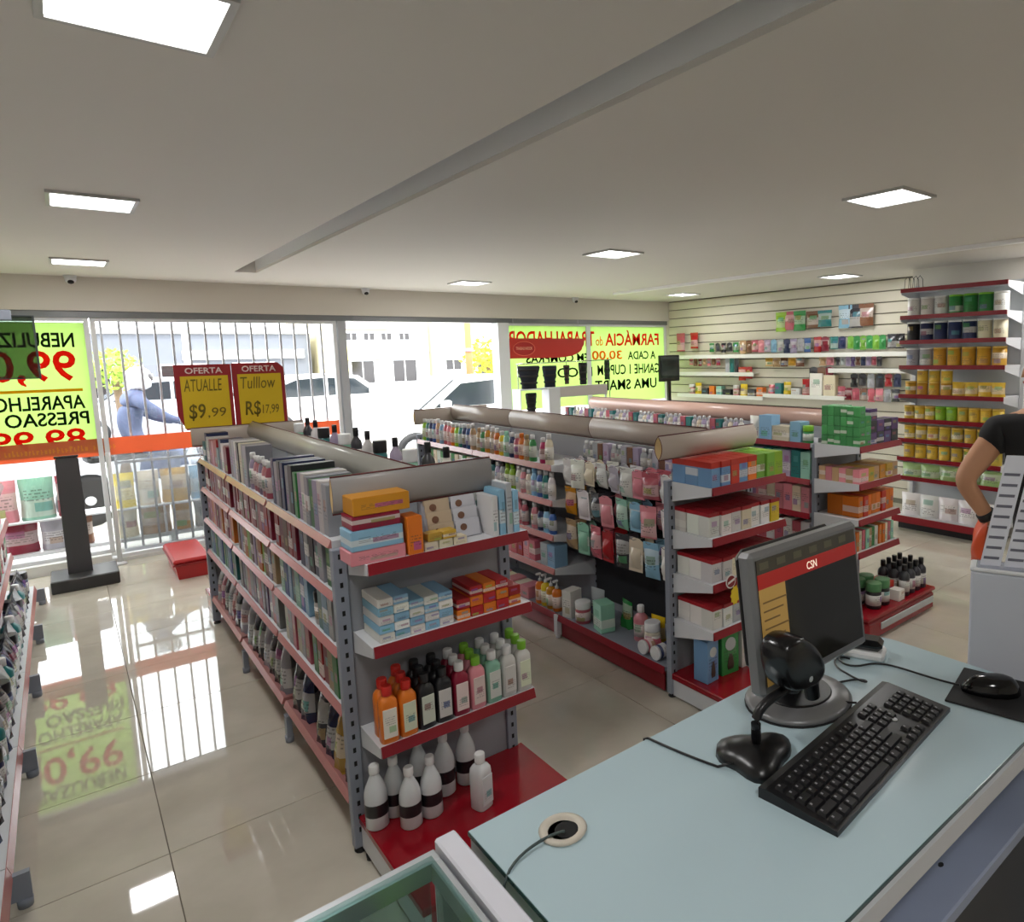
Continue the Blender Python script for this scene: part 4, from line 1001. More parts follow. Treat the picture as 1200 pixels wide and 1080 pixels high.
# goods standing on the low ledges
row("low ledge near the window", 'the right', 'y', 5.62, 7.15, XR-.1, 1.15, '-x', [ct(.1, .08, .12, 'orange'), ct(.12, .08, .09, 'charcoal'), ('pouch', (.12, .07, .16), 'yellow'), ('jar', (.09, .08, .14), 'pink', 'w'), ct(.14, .08, .08, 'black'), ct(.1, .08, .12, 'mint')], 'goods on the low window ledge', gap=.03)
row("low ledge of the slat wall", 'the right', 'y', 4.42, 5.58, XR-.1, 1.19, '-x', [('pouch', (.1, .07, .12), 'rose'), ct(.16, .08, .25, 'cream'), ct(.17, .08, .27, 'white'), ('pouch', (.11, .07, .2), 'red'), ct(.13, .08, .08, 'white'), ('pouch', (.11, .07, .16), 'yellow'), ct(.1, .08, .14, 'teal')], 'goods on the low wall ledge', gap=.02)
# small black television near the corner
t = thing('television', 'small black television by the corner of the green sign', 'television', (6.55, 6.95, 0))
part('screen_housing', MB().cbox(-.19, .19, -.02, .02, 1.35, 1.715, .006), m_blk, t); part('screen', MB().box(-.165, .165, -.023, -.02, 1.40, 1.69), mat('dark_screen', (40, 48, 44), .1), t)
part('stand', MB().box(-.025, .025, -.01, .02, .9, 1.36).cbox(-.12, .12, -.08, .1, .88, .9, .003), m_blk, t)
t = thing('display_counter', 'low white display counter under the corner television', 'counter', (6.5, 6.95, 0))
part('cabinet', MB().cbox(-.4, .4, -.2, .2, 0, .86, .004), m_white, t); part('top', MB().cbox(-.42, .42, -.22, .22, .86, .88, .004), m_white, t)
for k in range(4): put('carton', (.1, .08, .15), ('white', 'silver', 'charcoal', 'cream')[k], (6.18+.2*k if k < 2 else 6.42+.13*k, 6.8, .88), '-y', '%s carton on the counter below the television, %s from left' % (('white', 'silver', 'charcoal', 'cream')[k], ORD[k]), 'cartons below the television')

# ------------------------------------------------------------------ left wall shelving
lu = thing('shelving_unit', 'low red-edged shelving along the left wall with dark packs', 'shelf', (0, 0, 0))
LX = -.262
LYs = (1.93, 2.86, 3.79, 4.72, 5.65, 6.58)
part('back_panel', MB().box(XL+.002, XL+.02, LYs[0], LYs[-1], .1, 1.3), m_panel, lu)
for y in LYs:
    part('post', MB().cbox(XL+.02, XL+.06, y-.015, y+.015, 0, 1.32, .003), m_post, lu)
    part('foot_bracket', MB().prism([(XL+.06, .03), (LX+.04, .03), (LX+.04, .12), (XL+.06, .12)], y-.012, y+.012, 'y').lathe([(.02, 0), (.022, .03)], 10, cx=LX+.02, cy=y), m_post, lu)
LUZ = (.42, .68, .94, 1.18)
for bi in range(5):
    y0, y1 = LYs[bi]+.003, LYs[bi+1]-.003
    shelf(lu, LX-.48+.0, LX-.014, y0, y1, .15, 'none', m_pale, name='base_shelf', brackets=False)
    part('price_rail', MB().prism([(LX, .115), (LX-.012, .155), (LX-.014, .155), (LX-.014, .11)], y0, y1, 'y'), m_pale, lu)
    for z in LUZ:
        s_ = part('shelf', MB().box(XL+.06, LX-.114, y0, y1, z-.02, z), m_white, lu)
        part('price_rail', MB().prism([(LX-.1, z-.034), (LX-.112, z+.004), (LX-.114, z+.004), (LX-.114, z-.034)], y0, y1, 'y'), m_pale, s_)
def rowL(lv, z, fx, seq, ya=2.4): 
    row("%s shelf along the left wall" % lv, 'the near end', 'y', ya, 6.5, fx, z, '+x', seq, 'packs on the %s left wall shelf' % lv)
rowL('bottom', .15, LX-.03, [('pouch', (.13, .09, .2), 'black'), ('pouch', (.13, .09, .2), 'charcoal'), ('jar', (.1, .1, .16), 'navy', 'k'), ('pouch', (.13, .09, .19), 'silver'), ('bottle', (.09, .09, .2), 'teal', 'w'), ('pouch', (.13, .09, .2), 'navy')])
rowL('second', .42, LX-.125, [('pouch', (.13, .08, .19), 'rose'), ct(.1, .1, .17, 'white'), ('pouch', (.13, .08, .18), 'charcoal'), ct(.1, .1, .18, 'crimson'), ct(.1, .1, .16, 'green')], 3.6)
rowL('third', .68, LX-.125, [ct(.1, .1, .17, 'cream'), ct(.1, .1, .18, 'silver'), ct(.1, .1, .17, 'lilac'), ct(.1, .1, .16, 'rose')], 4.75)
rowL('fourth', .94, LX-.125, [ct(.1, .1, .17, 'silver'), ct(.1, .1, .18, 'pink'), ct(.1, .1, .17, 'tan')], 5.2)
# smoked panel fixed above it
t = thing('smoked_panel', 'smoked acrylic panel jutting from the left wall above the shelving', 'panel', (0, 4.5, 0))
part('sheet', MB().box(-.62, -.066, -.004, .004, 1.70, 2.0), glass_mat('smoked_acrylic', (150, 162, 152), .1), t)
part('edge_frame', MB().box(-.066, -.058, -.006, .006, 1.695, 2.005).box(-.62, -.066, -.006, .006, 1.695, 1.70).box(-.62, -.066, -.006, .006, 2.0, 2.005), mat('smoke_frame', (52, 58, 60), .3), t)
part('wall_arm', MB().box(XL, -.2, -.012, .012, 2.0, 2.02).cbox(-.24, -.14, -.02, .02, 1.98, 2.03, .004), m_post, t)

# ------------------------------------------------------------------ shop window: printed sheets on the glass (read from the street, mirrored here)
def sheet_mat(name, col, trans=.75):
    m = bpy.data.materials.new(name); m.use_nodes = True; nt = m.node_tree; nt.nodes.clear()
    out = nt.nodes.new('ShaderNodeOutputMaterial'); df = nt.nodes.new('ShaderNodeBsdfDiffuse'); tl = nt.nodes.new('ShaderNodeBsdfTranslucent'); mx = nt.nodes.new('ShaderNodeMixShader')
    tc = nt.nodes.new('ShaderNodeTexCoord'); nz = nt.nodes.new('ShaderNodeTexNoise'); nz.inputs['Scale'].default_value = 3; nt.links.new(tc.outputs['Object'], nz.inputs['Vector'])
    mc = nt.nodes.new('ShaderNodeMix'); mc.data_type = 'RGBA'; mc.inputs[6].default_value = tuple(v*.94 for v in lin(col)[:3])+(1,); mc.inputs[7].default_value = lin(col)
    nt.links.new(nz.outputs['Fac'], mc.inputs[0])
    for n in (df, tl): nt.links.new(mc.outputs[2], n.inputs['Color'])
    mx.inputs[0].default_value = trans
    nt.links.new(df.outputs[0], mx.inputs[1]); nt.links.new(tl.outputs[0], mx.inputs[2]); nt.links.new(mx.outputs[0], out.inputs['Surface'])
    return m
m_neon = sheet_mat('neon_sheet', (192, 213, 152), .85); m_nred = sheet_mat('red_letter', (255, 66, 50), .85); m_nblk = sheet_mat('black_letter', (22, 34, 18), .2); m_nyel = sheet_mat('yellow_rule', (232, 176, 40), .8)
m_norg = sheet_mat('orange_letter', (255, 140, 50), .85)
ys = YF+.074
s1 = thing('window_poster', 'neon green price poster with mirrored lettering on the left window', 'poster', (0, ys, 0))
part('sheet', MB().box(-.70, .232, 0, .002, 1.0, 2.125), m_neon, s1)
def lt(parent, s, x0, x1, z0, z1, m, bold=.02, mirror=True): return link('lettering', text_mesh(s, x0, x1, z0, z1, -.0005, m, mirror=mirror, bold=bold, thick=.001), parent)
lt(s1, 'NEBULIZADOR', -.68, .14, 1.915, 2.04, m_nblk)
lt(s1, '99,00', -.58, .135, 1.59, 1.89, m_nred, .018)
part('rule', MB().box(-.68, .16, -.0015, -.0005, 1.54, 1.565), m_nyel, s1)
lt(s1, 'APARELHO', -.42, .165, 1.39, 1.51, m_nblk)
lt(s1, 'PRESSAO', -.36, .18, 1.255, 1.37, m_nblk)
lt(s1, '89,99', -.46, .145, 1.03, 1.225, m_nred, .018)
s2 = thing('window_poster', 'wide neon green pharmacy poster with mirrored lettering on the right window', 'poster', (0, ys, 0))
part('sheet', MB().box(4.28, 7.05, 0, .002, 1.06, 2.15), m_neon, s2)
lt(s2, 'FARMÁCIA', 5.90, 6.92, 1.865, 2.085, m_nred, .02); lt(s2, 'do', 5.735, 5.86, 1.87, 2.0, m_norg, .01); lt(s2, 'TRABALHADOR', 4.34, 5.71, 1.865, 2.07, m_nred, .02)
lt(s2, 'A CADA', 6.31, 6.85, 1.665, 1.785, m_nblk, .018); lt(s2, '30,00', 5.66, 6.2, 1.655, 1.80, m_norg, .02); lt(s2, 'EM COMPRAS', 4.6, 5.6, 1.655, 1.77, m_nblk, .02)
lt(s2, 'GANHE 1 CUPOM', 5.75, 6.93, 1.455, 1.60, m_nblk, .018); lt(s2, 'P/ CON', 4.9, 5.66, 1.45, 1.58, m_nblk, .018)
lt(s2, 'UMA SMART', 5.7, 6.86, 1.235, 1.385, m_nblk, .018)
s3 = thing('window_band', 'long orange-red adhesive band across the left shop window', 'decal', (0, ys-.004, 0))
part('band', MB().box(XL+.04, 2.25, 0, .0015, .965, 1.118), sheet_mat('orange_band', (222, 140, 104), .6), s3)
bb_ = MB(); r3 = random.Random(5); x = -.72
while x < .33:
    w_ = r3.uniform(.012, .02); h_ = r3.choice((.035, .04, .05)); bb_.box(x, x+w_*.55, -.0012, -.0004, 1.02, 1.02+h_); bb_.box(x+w_*.55, x+w_, -.0012, -.0004, 1.02+h_*.6*(r3.random() > .5), 1.02+h_*.35+h_*.6*(r3.random() > .5)); x += w_+(.01 if r3.random() < .82 else .04)
part('faded_lettering', bb_, sheet_mat('band_gold', (236, 170, 90), .4), s3, kind='stuff')
# curved red logo board hanging in front
s4 = thing('logo_board', 'curved red logo board hanging in the right window', 'sign', (0, YF+.02, 0))
poly = [(4.25, 1.722), (4.25, 1.975), (5.50, 1.97), (5.485, 1.88)]+[(5.46-.4*(1-math.cos(a))-.0, 1.85-.13*math.sin(a)) for a in [i*math.pi/2/8 for i in range(9)]]
part('board', MB().prism(poly, -.004, .004, 'y'), mat('logo_red', (190, 44, 32), .45), s4)
m_lgo = mat('logo_line', (232, 110, 80), .5); el = [(4.545+.16*math.cos(i*math.pi/16), -.0055, 1.845+.088*math.sin(i*math.pi/16)) for i in range(33)]
part('oval_ring', MB().tube(el, .004, 6), m_lgo, s4)
part('oval', MB().prism([(p[0]*.94+4.545*.06, p[2]*.94+1.845*.06) for p in el[:-1]], -.0055, -.004, 'y'), mat('logo_dark', (176, 34, 30), .5), s4)
link('lettering', text_mesh('TRABALHADOR', 4.425, 4.665, 1.828, 1.868, -.006, mat('logo_text', (240, 170, 140), .5)), s4)
part('cord', MB().tube([(4.4, 0, 1.97), (4.4, 0, 2.2213)], .0015, 5).tube([(5.4, 0, 1.97), (5.4, 0, 2.2213)], .0015, 5), m_white, s4)

# white rack with black orthopaedic supports
rk = thing('display_rack', 'white window rack and plinth for black orthopaedic supports', 'rack', (0, 6.8, 0))
part('plinth', MB().cbox(4.385, 4.545, -.08, .08, 0, 1.375, .004), m_white, rk)
part('shelf_board', MB().cbox(4.0, 4.38, -.09, .09, 1.355, 1.37, .003), m_white, rk)
part('shelf_board', MB().cbox(4.0, 4.38, -.09, .09, 1.06, 1.075, .003), m_white, rk)
part('upright', MB().box(3.99, 4.0, -.09, .09, 0, 1.37), m_white, rk)
part('header_board', MB().cbox(4.55, 5.31, -.02, .02, 1.245, 1.375, .006), mat('header_grey', (196, 188, 186), .4), rk)
part('leg', MB().box(5.28, 5.3, -.01, .01, 0, 1.25), m_white, rk)
part('rail', MB().tube([(4.0, 0, 1.66), (5.4, 0, 1.68)], .006, 8).tube([(4.02, 0, 1.37), (4.02, 0, 1.66)], .006, 8).tube([(5.36, 0, 0), (5.36, 0, 1.68)], .006, 8), m_chrome, rk)
def brace(x, z0, z1, w0, w1, label, col=(24, 30, 34), stand=True):
    t = thing('orthopaedic_brace', label, 'brace', (x, 6.8, z0))
    h = z1-z0; mm = mat('brace_cloth_%d' % col[0], col, .85, var=.15, scale=30, bump=.3)
    b = part('wrap', MB().lathe([(w0*.46, 0), (w0*.5, .02*h), (w0*.47, .25*h), (w0*.5*.6+w1*.5*.4, .55*h), (w1*.5, .92*h), (w1*.46, h)], 18, sy=.5), mm, t)
    for k in (.2, .5, .78):
        rr = (w0*(1-k)+w1*k)*.5
        part('strap', MB().lathe([(rr*1.02, k*h), (rr*1.04, k*h+.025)], 18, sy=.54), m_rub, b)
    if not stand: part('loop', MB().tube([(0, 0, h-.005), (0, 0, 1.672-z0)], .003, 6), m_blk, t)
    return t
brace(4.165, 1.37, 1.635, .2, .3, 'wide black back support at the left end of the window rack', (30, 34, 44))
brace(4.455, 1.375, 1.63, .15, .2, 'black knee support standing on the white plinth', (28, 34, 48))
brace(4.70, 1.4, 1.63, .06, .09, 'slim brown-black wrist support hanging from the rack rail', (70, 50, 44), False)
brace(4.945, 1.385, 1.655, .1, .13, 'black elbow support hanging right of the brown wrist support', (24, 28, 30), False)
brace(5.325, 1.43, 1.672, .08, .08, 'dark green support hanging at the right rack end', (36, 62, 36), False)
brace(4.185, 1.075, 1.32, .11, .15, 'black ankle support on the lower board of the rack', (26, 28, 28))

# anti-theft pedestal and red crate by the door
t = thing('security_pedestal', 'dark grey anti-theft pedestal standing on a heavy base by the window', 'pedestal', (0, 6.98, 0))
m_ped = mat('pedestal_grey', (74, 74, 76), .4, var=.05)
part('base', MB().cbox(-.19, .235, -.2, .2, 0, .10, .008), mat('pedestal_base', (58, 58, 58), .4), t)
part('panel', MB().prism([(-.08, .1), (.075, .1), (.068, 1.02), (.05, 1.04), (-.06, 1.04), (-.077, 1.02)], -.02, .02, 'y'), m_ped, t)
part('top_cap', MB().cbox(-.08, .07, -.024, .024, 1.035, 1.05, .004), m_rub, t)
t = thing('crate', 'red plastic crate with lid on the floor by the shop door', 'crate', (.70, 6.84, 0))
m_crt = mat('red_plastic', (178, 30, 34), .3, var=.06)
part('tub', MB().prism([(-.1, 0), (.1, 0), (.12, .13), (-.12, .13)], -.33, .33, 'y'), m_crt, t); part('lid', MB().cbox(-.13, .13, -.36, .36, .13, .17, .015), m_crt, t)
part('rim', MB().cbox(-.135, .135, -.365, .365, .118, .132, .004), mat('red_plastic_dark', (140, 20, 26), .35), t)

# ------------------------------------------------------------------ security gate and packs behind the glass
t = thing('security_gate', 'grey steel sliding gate of vertical bars outside the shop door', 'gate', (0, 7.7, 0))
m_bar = mat('gate_grey', (176, 176, 180), .4, .4)
bar_me = MB().box(-.009, .009, -.009, .009, .06, 2.16).mesh('bar', [m_bar])
for k in range(16): link('bar', bar_me, t, (.334+k*.1315, 0, 0))
part('rail', MB().box(.32, 2.33, -.014, .014, 2.15, 2.175), m_bar, t); part('rail', MB().box(.32, 2.33, -.014, .014, .03, .07), m_bar, t); part('rail', MB().box(.32, 2.33, -.012, .012, .86, .885), m_bar, t)
part('wheel', MB().lathe([(.03, -.008), (.03, .008)], 14), m_rub, t, loc=(.45, 0, .03), rot=(math.pi/2, 0, 0)); part('wheel', MB().lathe([(.03, -.008), (.03, .008)], 14), m_rub, t, loc=(2.2, 0, .03), rot=(math.pi/2, 0, 0))
t = thing('door_pole', 'white tubular pole standing beside the shop door glass', 'pole', (.27, 7.42, 0))
part('tube', MB().lathe([(.018, .02), (.018, 1.0)], 12), m_frame, t); part('flange', MB().lathe([(.05, 0), (.05, .012), (.02, .025)], 14), m_frame, t)
def pack_stack(x0, x1, y, zs, cols, lab):
    t = None
    n = 0
    for z0, z1 in zs:
        x = x0
        while x < x1-.08:
            w = rnd.uniform(.16, .26); col = cols[n % len(cols)]
            put('pouch', (w, .16, z1-z0), col, (x+w/2, y, z0), '-y', '%s soft pack stacked outside the window, %s in the %s heap' % (col, ORD[n], lab), 'soft packs stacked behind the window'); n += 1; x += w+.01
t = thing('pack_bench', 'low white bench outside the window carrying soft packs', 'bench', (0, 7.98, 0))
part('seat', MB().box(-.8, 2.2, -.14, .14, .1, .13), m_frame, t)
for x in (-.75, .7, 2.1): part('leg', MB().box(x, x+.04, -.12, .12, 0, .1), m_frame, t)
t = thing('pack_bench', 'upper white board of packs outside the window', 'bench', (0, 7.98, 0))
part('board', MB().box(-.8, 2.2, -.14, .14, .40, .415), m_frame, t)
for x in (-.79, .66, 2.18):
    for y in (-.13, .11): part('post', MB().box(x, x+.02, y, y+.02, .131, .40), m_frame, t)
pack_stack(-.75, .15, 7.97, ((.132, .39),), ['grey', 'crimson', 'silver', 'brown'], 'lower left')
pack_stack(.3, 2.1, 7.97, ((.132, .39),), ['cream', 'tan', 'amber', 'silver'], 'lower right')
pack_stack(-.75, .15, 7.97, ((.417, .78),), ['rose', 'pink', 'mint'], 'upper left')
pack_stack(.3, 2.1, 7.97, ((.417, .74),), ['yellow', 'cream', 'gold', 'sky', 'amber'], 'upper right')

# ------------------------------------------------------------------ the street
m_walk = mat('pavement', (170, 166, 158), .85, var=.08, scale=3); m_road = mat('asphalt', (120, 120, 122), .9, var=.08, scale=6)
g_ = struct('ground_pavement', MB().box(-14, 34, YF+.121, 10.2, -.1, -.005), m_walk)
struct('ground_road', MB().box(-14, 40, 10.2, 27, -.16, -.04), m_road)
struct('ground_far_pavement', MB().box(-14, 60, 27, 60, -.1, 0), m_walk)
def car(label, loc, rz, col, L=4.2, Wd=1.7):
    t = thing('car', label, 'car', loc, rz)
    mp = mat('car_paint_%s' % col, C[col], .25); mg = mat('car_glass', (40, 46, 50), .08)
    low = [(-2.1, .25), (-2.12, .6), (-2.0, .86), (-1.1, .95), (1.2, .98), (1.98, .92), (2.1, .6), (2.08, .25)]
    cab = [(-1.15, .93), (-.5, 1.42), (-.1, 1.48), (.9, 1.46), (1.5, 1.2), (1.9, .93)]
    b = MB(); b.prism(low, -Wd/2, Wd/2, 'y'); b.prism(cab, -Wd/2+.1, Wd/2-.1, 'y')
    part('body', b, mp, t)
    for sd in (-1, 1):
        y = sd*(Wd/2-.1); a, c = (y-.006, y+.004) if sd < 0 else (y-.004, y+.006)
        part('side_window', MB().prism([(-.9, .98), (-.42, 1.36), (.2, 1.4), (.2, .98)], a, c, 'y'), mg, t)
        part('side_window', MB().prism([(.27, .98), (.27, 1.4), (.85, 1.38), (1.35, 1.18), (1.55, .98)], a, c, 'y'), mg, t)
        part('mirror', MB().cbox(-.85, -.7, y+(.1 if sd > 0 else -.24), y+(.24 if sd > 0 else -.1), .98, 1.1, .02), mp, t)
    part('windscreen', MB().prism([(-1.14, .97), (-1.12, .95), (-.5, 1.40), (-.53, 1.43)], -Wd/2+.16, Wd/2-.16, 'y'), mg, t)
    for x in (-1.3, 1.3):
        for sd in (-1, 1):
            w = part('wheel', MB().lathe([(.24, -.1), (.31, -.08), (.31, .08), (.24, .1)], 20), m_rub, t, loc=(x, sd*(Wd/2-.08), .31), rot=(math.pi/2, 0, 0))
            part('hub', MB().lathe([(.2, -.11), (.2, .11)], 14), m_alu, w)
    for sd in (-1, 1): part('headlamp', MB().cbox(-2.13, -2.02, sd*.62-.17, sd*.62+.17, .62, .76, .02), m_chrome, t)
    return t
car('white hatchback parked close outside the window', (5.55, 11.3, -.04), 0, 'white')
car('white saloon parked farther down the street', (5.0, 17.5, -.04), math.pi, 'white')
car('pale silver car parked across the street behind the bars', (1.8, 20, -.04), 0, 'silver')
def building(label, x0, x1, y, z1, wallc, wins, extras=()):
    t = thing('building', label, 'building', (0, y, 0))
    part('wall', MB().box(x0, x1, 0, 6, 0, z1), mat('render_%d_%d_%d' % wallc, wallc, .9, var=.04, scale=.7), t)
    for (a, b, c, d) in wins:
        f = part('window', MB().box(a-.06, b+.06, -.06, 0, c-.06, c).box(a-.06, b+.06, -.06, 0, d, d+.06).box(a-.06, a, -.06, 0, c, d).box(b, b+.06, -.06, 0, c, d), m_frame, t)
        part('pane', MB().box(a, b, -.02, -.005, c, d), mat('far_glass', (40, 36, 36), .1), f)
        for k in range(1, max(2, int((b-a)/.45))): part('glazing_bar', MB().box(a+(b-a)*k/max(2, int((b-a)/.45))-.02, a+(b-a)*k/max(2, int((b-a)/.45))+.02, -.04, -.02, c, d), m_frame, f)
    for nm, bx, cl in extras: part(nm, MB().box(*bx), mat('trim_%d_%d_%d' % cl, cl, .8), t)
    part('parapet', MB().box(x0-.1, x1+.1, -.12, .3, z1, z1+.25), mat('parapet', (226, 222, 214), .9), t)
    return t
building('cream two-storey building with dark windows across the street', 8.6, 13.1, 30, 4.6, (214, 204, 164),
         [(9.6, 10.55, .75, 1.7), (11.4, 12.45, .75, 1.7), (9.45, 9.9, 2.6, 2.9), (10.2, 10.65, 2.6, 2.9), (10.95, 11.4, 2.6, 2.9), (11.75, 12.2, 2.6, 2.9)],
         [('sign_band', (9.2, 12.2, -.08, 0, 1.75, 2.2), (236, 224, 120)), ('roof_sign', (9.4, 11.3, -.1, 0, 3.05, 3.4), (120, 112, 116))])
building('white low building beside the cream one across the street', 13.4, 20, 30, 3.6, (236, 236, 232), [(13.9, 14.65, 1.2, 1.65), (15.5, 16.6, .9, 1.7)], [('awning', (13.6, 14.7, -.4, 0, 1.75, 2.3), (236, 228, 170))])
building('long grey shop with a white fascia across the street', -6, 8.3, 31, 2.9, (104, 108, 116), [(1.0, 2.4, .6, 1.7), (3.0, 4.4, .6, 1.7), (5.4, 6.8, .6, 1.7)], [('fascia', (3.7, 8.0, -.15, 0, 1.9, 2.25), (236, 236, 236))])
t = thing('utility_pole', 'orange painted pole across the street', 'pole', (8.05, 16, 0)); part('shaft', MB().lathe([(.1, 0), (.085, 2.2), (.08, 5)], 12), mat('pole_orange', (206, 110, 66), .7, var=.1), t); part('collar', MB().lathe([(.12, 1.9), (.12, 1.98)], 12), m_post, t)
t = thing('utility_pole', 'slim white pole seen through the gate bars', 'pole', (1.74, 14, 0)); part('shaft', MB().lathe([(.05, 0), (.045, 5)], 12), m_frame, t); part('base_ring', MB().lathe([(.1, 0), (.1, .1), (.06, .14)], 12), m_post, t)
def tree(label, loc, R, zc, cols):
    t = thing('tree', label, 'tree', loc)
    part('trunk', MB().tube([(0, 0, -.02), (.05, 0, zc*.5), (0, .05, zc)], [.09, .07, .05], 8), mat('bark', (110, 90, 70), .9, var=.2), t)
    b = MB(); r2 = random.Random(len(label))
    for k in range(420):
        d = Vector((r2.gauss(0, 1), r2.gauss(0, 1), r2.gauss(0, 1))).normalized()*R*(r2.random()**.4); c = Vector((d.x, d.y, zc+d.z*.85))
        a = Vector((r2.gauss(0, 1), r2.gauss(0, 1), r2.gauss(0, 1))).normalized()*R*.13; e = a.cross(Vector((r2.gauss(0, 1), r2.gauss(0, 1), .3))).normalized()*R*.07
        b.add([c-a, c+e, c+a, c-e], [[0, 1, 2, 3]], 0)
    f = part('foliage', b, mat('leaves_%d' % cols[0], cols, .7, var=.25, scale=2), t); f['kind'] = 'stuff'
tree('yellow-green street tree seen through the gate bars', (.72, 14, -.04), .42, 1.72, (150, 180, 70))
tree('sunlit yellow-green tree beside the orange pole', (11.8, 22, -.04), .95, 1.75, (186, 190, 60))

# ------------------------------------------------------------------ people (skin-modifier figures)
def skin(name, verts, edges, radii, m, parent, root=0, sub=2):
    me = bpy.data.meshes.new(name); bm = bmesh.new(); lay = bm.verts.layers.skin.verify()
    vs_ = [bm.verts.new(v) for v in verts]
    for a, b in edges: bm.edges.new((vs_[a], vs_[b]))
    for i, v in enumerate(vs_):
        r = radii[i]; v[lay].radius = (r, r) if isinstance(r, (int, float)) else r
        v[lay].use_root = (i == root)
    bm.to_mesh(me); bm.free(); me.materials.append(m)
    o = link(name, me, parent)
    sk = o.modifiers.new('skin', 'SKIN'); sk.use_smooth_shade = True
    sb = o.modifiers.new('sub', 'SUBSURF'); sb.levels = sub; sb.render_levels = sub
    return o
m_skin = mat('skin', (198, 146, 112), .5, var=.05)
# customer at the right edge, in black T-shirt, arm bent, seen from behind the counter
p = thing('person', 'person in black T-shirt with bent arm and wristband, holding an orange pack', 'person', (0, 0, 0))
PX, PY = 3.0, 1.02
# body: pelvis, waist, chest, neck, head; left arm; right arm; legs
V = [(PX+.06, PY-.06, .93), (PX+.06, PY-.06, 1.08), (PX+.04, PY-.04, 1.26), (PX+.05, PY-.04, 1.42), (PX+.055, PY-.035, 1.50), (PX+.055, PY-.015, 1.60), (PX+.06, PY-.02, 1.70),
     (PX-.08, PY+.10, 1.40), (PX-.185, PY+.2, 1.195), (PX-.115, PY+.13, 1.05), (PX-.10, PY+.115, 1.0),
     (PX+.17, PY-.17, 1.40), (PX+.25, PY-.24, 1.16), (PX+.16, PY-.12, 1.0),
     (PX+.01, PY-.0, .78), (PX-.01, PY+.02, .48), (PX-.01, PY+.02, .08), (PX-.08, PY+.1, .035),
     (PX+.12, PY-.11, .78), (PX+.14, PY-.14, .48), (PX+.14, PY-.14, .08), (PX+.07, PY-.05, .035)]
E_ = [(0, 1), (1, 2), (2, 3), (3, 4), (4, 5), (5, 6), (3, 7), (7, 8), (8, 9), (9, 10), (3, 11), (11, 12), (12, 13), (0, 14), (14, 15), (15, 16), (16, 17), (0, 18), (18, 19), (19, 20), (20, 21)]
Rr = [.12, .115, .13, .11, .05, .088, .085, .062, .046, .032, .03, .06, .046, .03, .075, .058, .042, .035, .075, .058, .042, .035]
body = skin('body', V, E_, Rr, m_skin, p)
hd = V[10]
def fingers(base, dirv, m, par, spread):
    for k in range(5):
        L_ = (.05, .07, .076, .07, .055)[k]
        off = spread*(k-2)*.016 if k else spread*(-.045)
        a = Vector(base)+off; d1 = dirv*(L_*.5); d2 = (dirv+Vector((.25, .1, -.2))).normalized()*(L_*.5)
        a2 = a+d1; a3 = a2+d2
        skin('finger', [tuple(a), tuple(a2), tuple(a3)], [(0, 1), (1, 2)], [.0085, .008, .0065], m, par, 0, 1)
hand = skin('hand', [hd, (hd[0]+.01, hd[1], hd[2]-.04), (hd[0]+.02, hd[1]-.005, hd[2]-.085)], [(0, 1), (1, 2)], [(.026, .02), (.036, .016), (.034, .014)], m_skin, p)
fingers((hd[0]+.02, hd[1]-.005, hd[2]-.09), Vector((.1, -.05, -1)).normalized(), m_skin, hand, Vector((.7, .7, 0)))
m_shirt = mat('black_cloth', (24, 24, 26), .85, var=.15, scale=20)
sh = skin('t_shirt', [(V[0][0], V[0][1], .84), (V[1][0], V[1][1], 1.04), V[2], V[3], (V[4][0], V[4][1], 1.475), V[7], (V[7][0]*.6+V[8][0]*.4, V[7][1]*.6+V[8][1]*.4, V[7][2]*.6+V[8][2]*.4), V[11], (V[11][0]*.55+V[12][0]*.45, V[11][1]*.55+V[12][1]*.45, V[11][2]*.55+V[12][2]*.45)],
          [(0, 1), (1, 2), (2, 3), (3, 4), (3, 5), (5, 6), (3, 7), (7, 8)], [.155, .145, .152, .128, .075, .078, .074, .078, .074], m_shirt, p)
skin('trousers', [(V[0][0], V[0][1], 1.04), (V[0][0], V[0][1], .9), V[14], V[15], (V[16][0], V[16][1], .1), V[18], V[19], (V[20][0], V[20][1], .1)], [(0, 1), (1, 2), (2, 3), (3, 4), (1, 5), (5, 6), (6, 7)], [.135, .13, .088, .072, .06, .088, .072, .06], mat('jeans', (50, 60, 86), .8, var=.15), p)
hair = skin('hair', [(V[6][0], V[6][1]-.01, 1.755), (V[6][0]+.02, V[6][1]-.03, 1.70), (V[5][0]+.025, V[5][1]-.035, 1.62), (V[5][0]+.02, V[5][1]-.03, 1.56)], [(0, 1), (1, 2), (2, 3)], [.075, .1, .085, .05], mat('dark_hair', (34, 26, 22), .6, var=.3), p)
hc_ = Vector(V[5]); fd = Vector((-.64, .77, 0)); sd_ = Vector((.77, .64, 0))
face_c = hc_+Vector((0, 0, .05))
for s_ in (-1, 1):
    part('eye', MB().lathe([(.001, -.011), (.009, -.006), (.011, 0), (.009, .006), (.001, .011)], 10), m_white, p, loc=tuple(face_c+fd*.068+sd_*.032*s_))
    part('ear', MB().lathe([(.001, -.028), (.014, -.015), (.016, .01), (.001, .028)], 10, sy=.5), m_skin, p, loc=tuple(face_c+sd_*.083*s_))
part('nose', MB().lathe([(.016, -.022), (.012, 0), (.004, .025)], 8), m_skin, p, loc=tuple(face_c+fd*.078+Vector((0, 0, -.012))))
part('mouth', MB().cbox(-.024, .024, -.005, .005, -.006, .006, .003), mat('lips', (160, 84, 76), .5), p, loc=tuple(face_c+fd*.074+Vector((0, 0, -.055))), rot=(0, 0, math.atan2(sd_.y, sd_.x)))
wd = (Vector(V[10])-Vector(V[8])).normalized()
wb = [tuple(Vector(V[9])+wd*t_) for t_ in (-.012, .0, .018)]
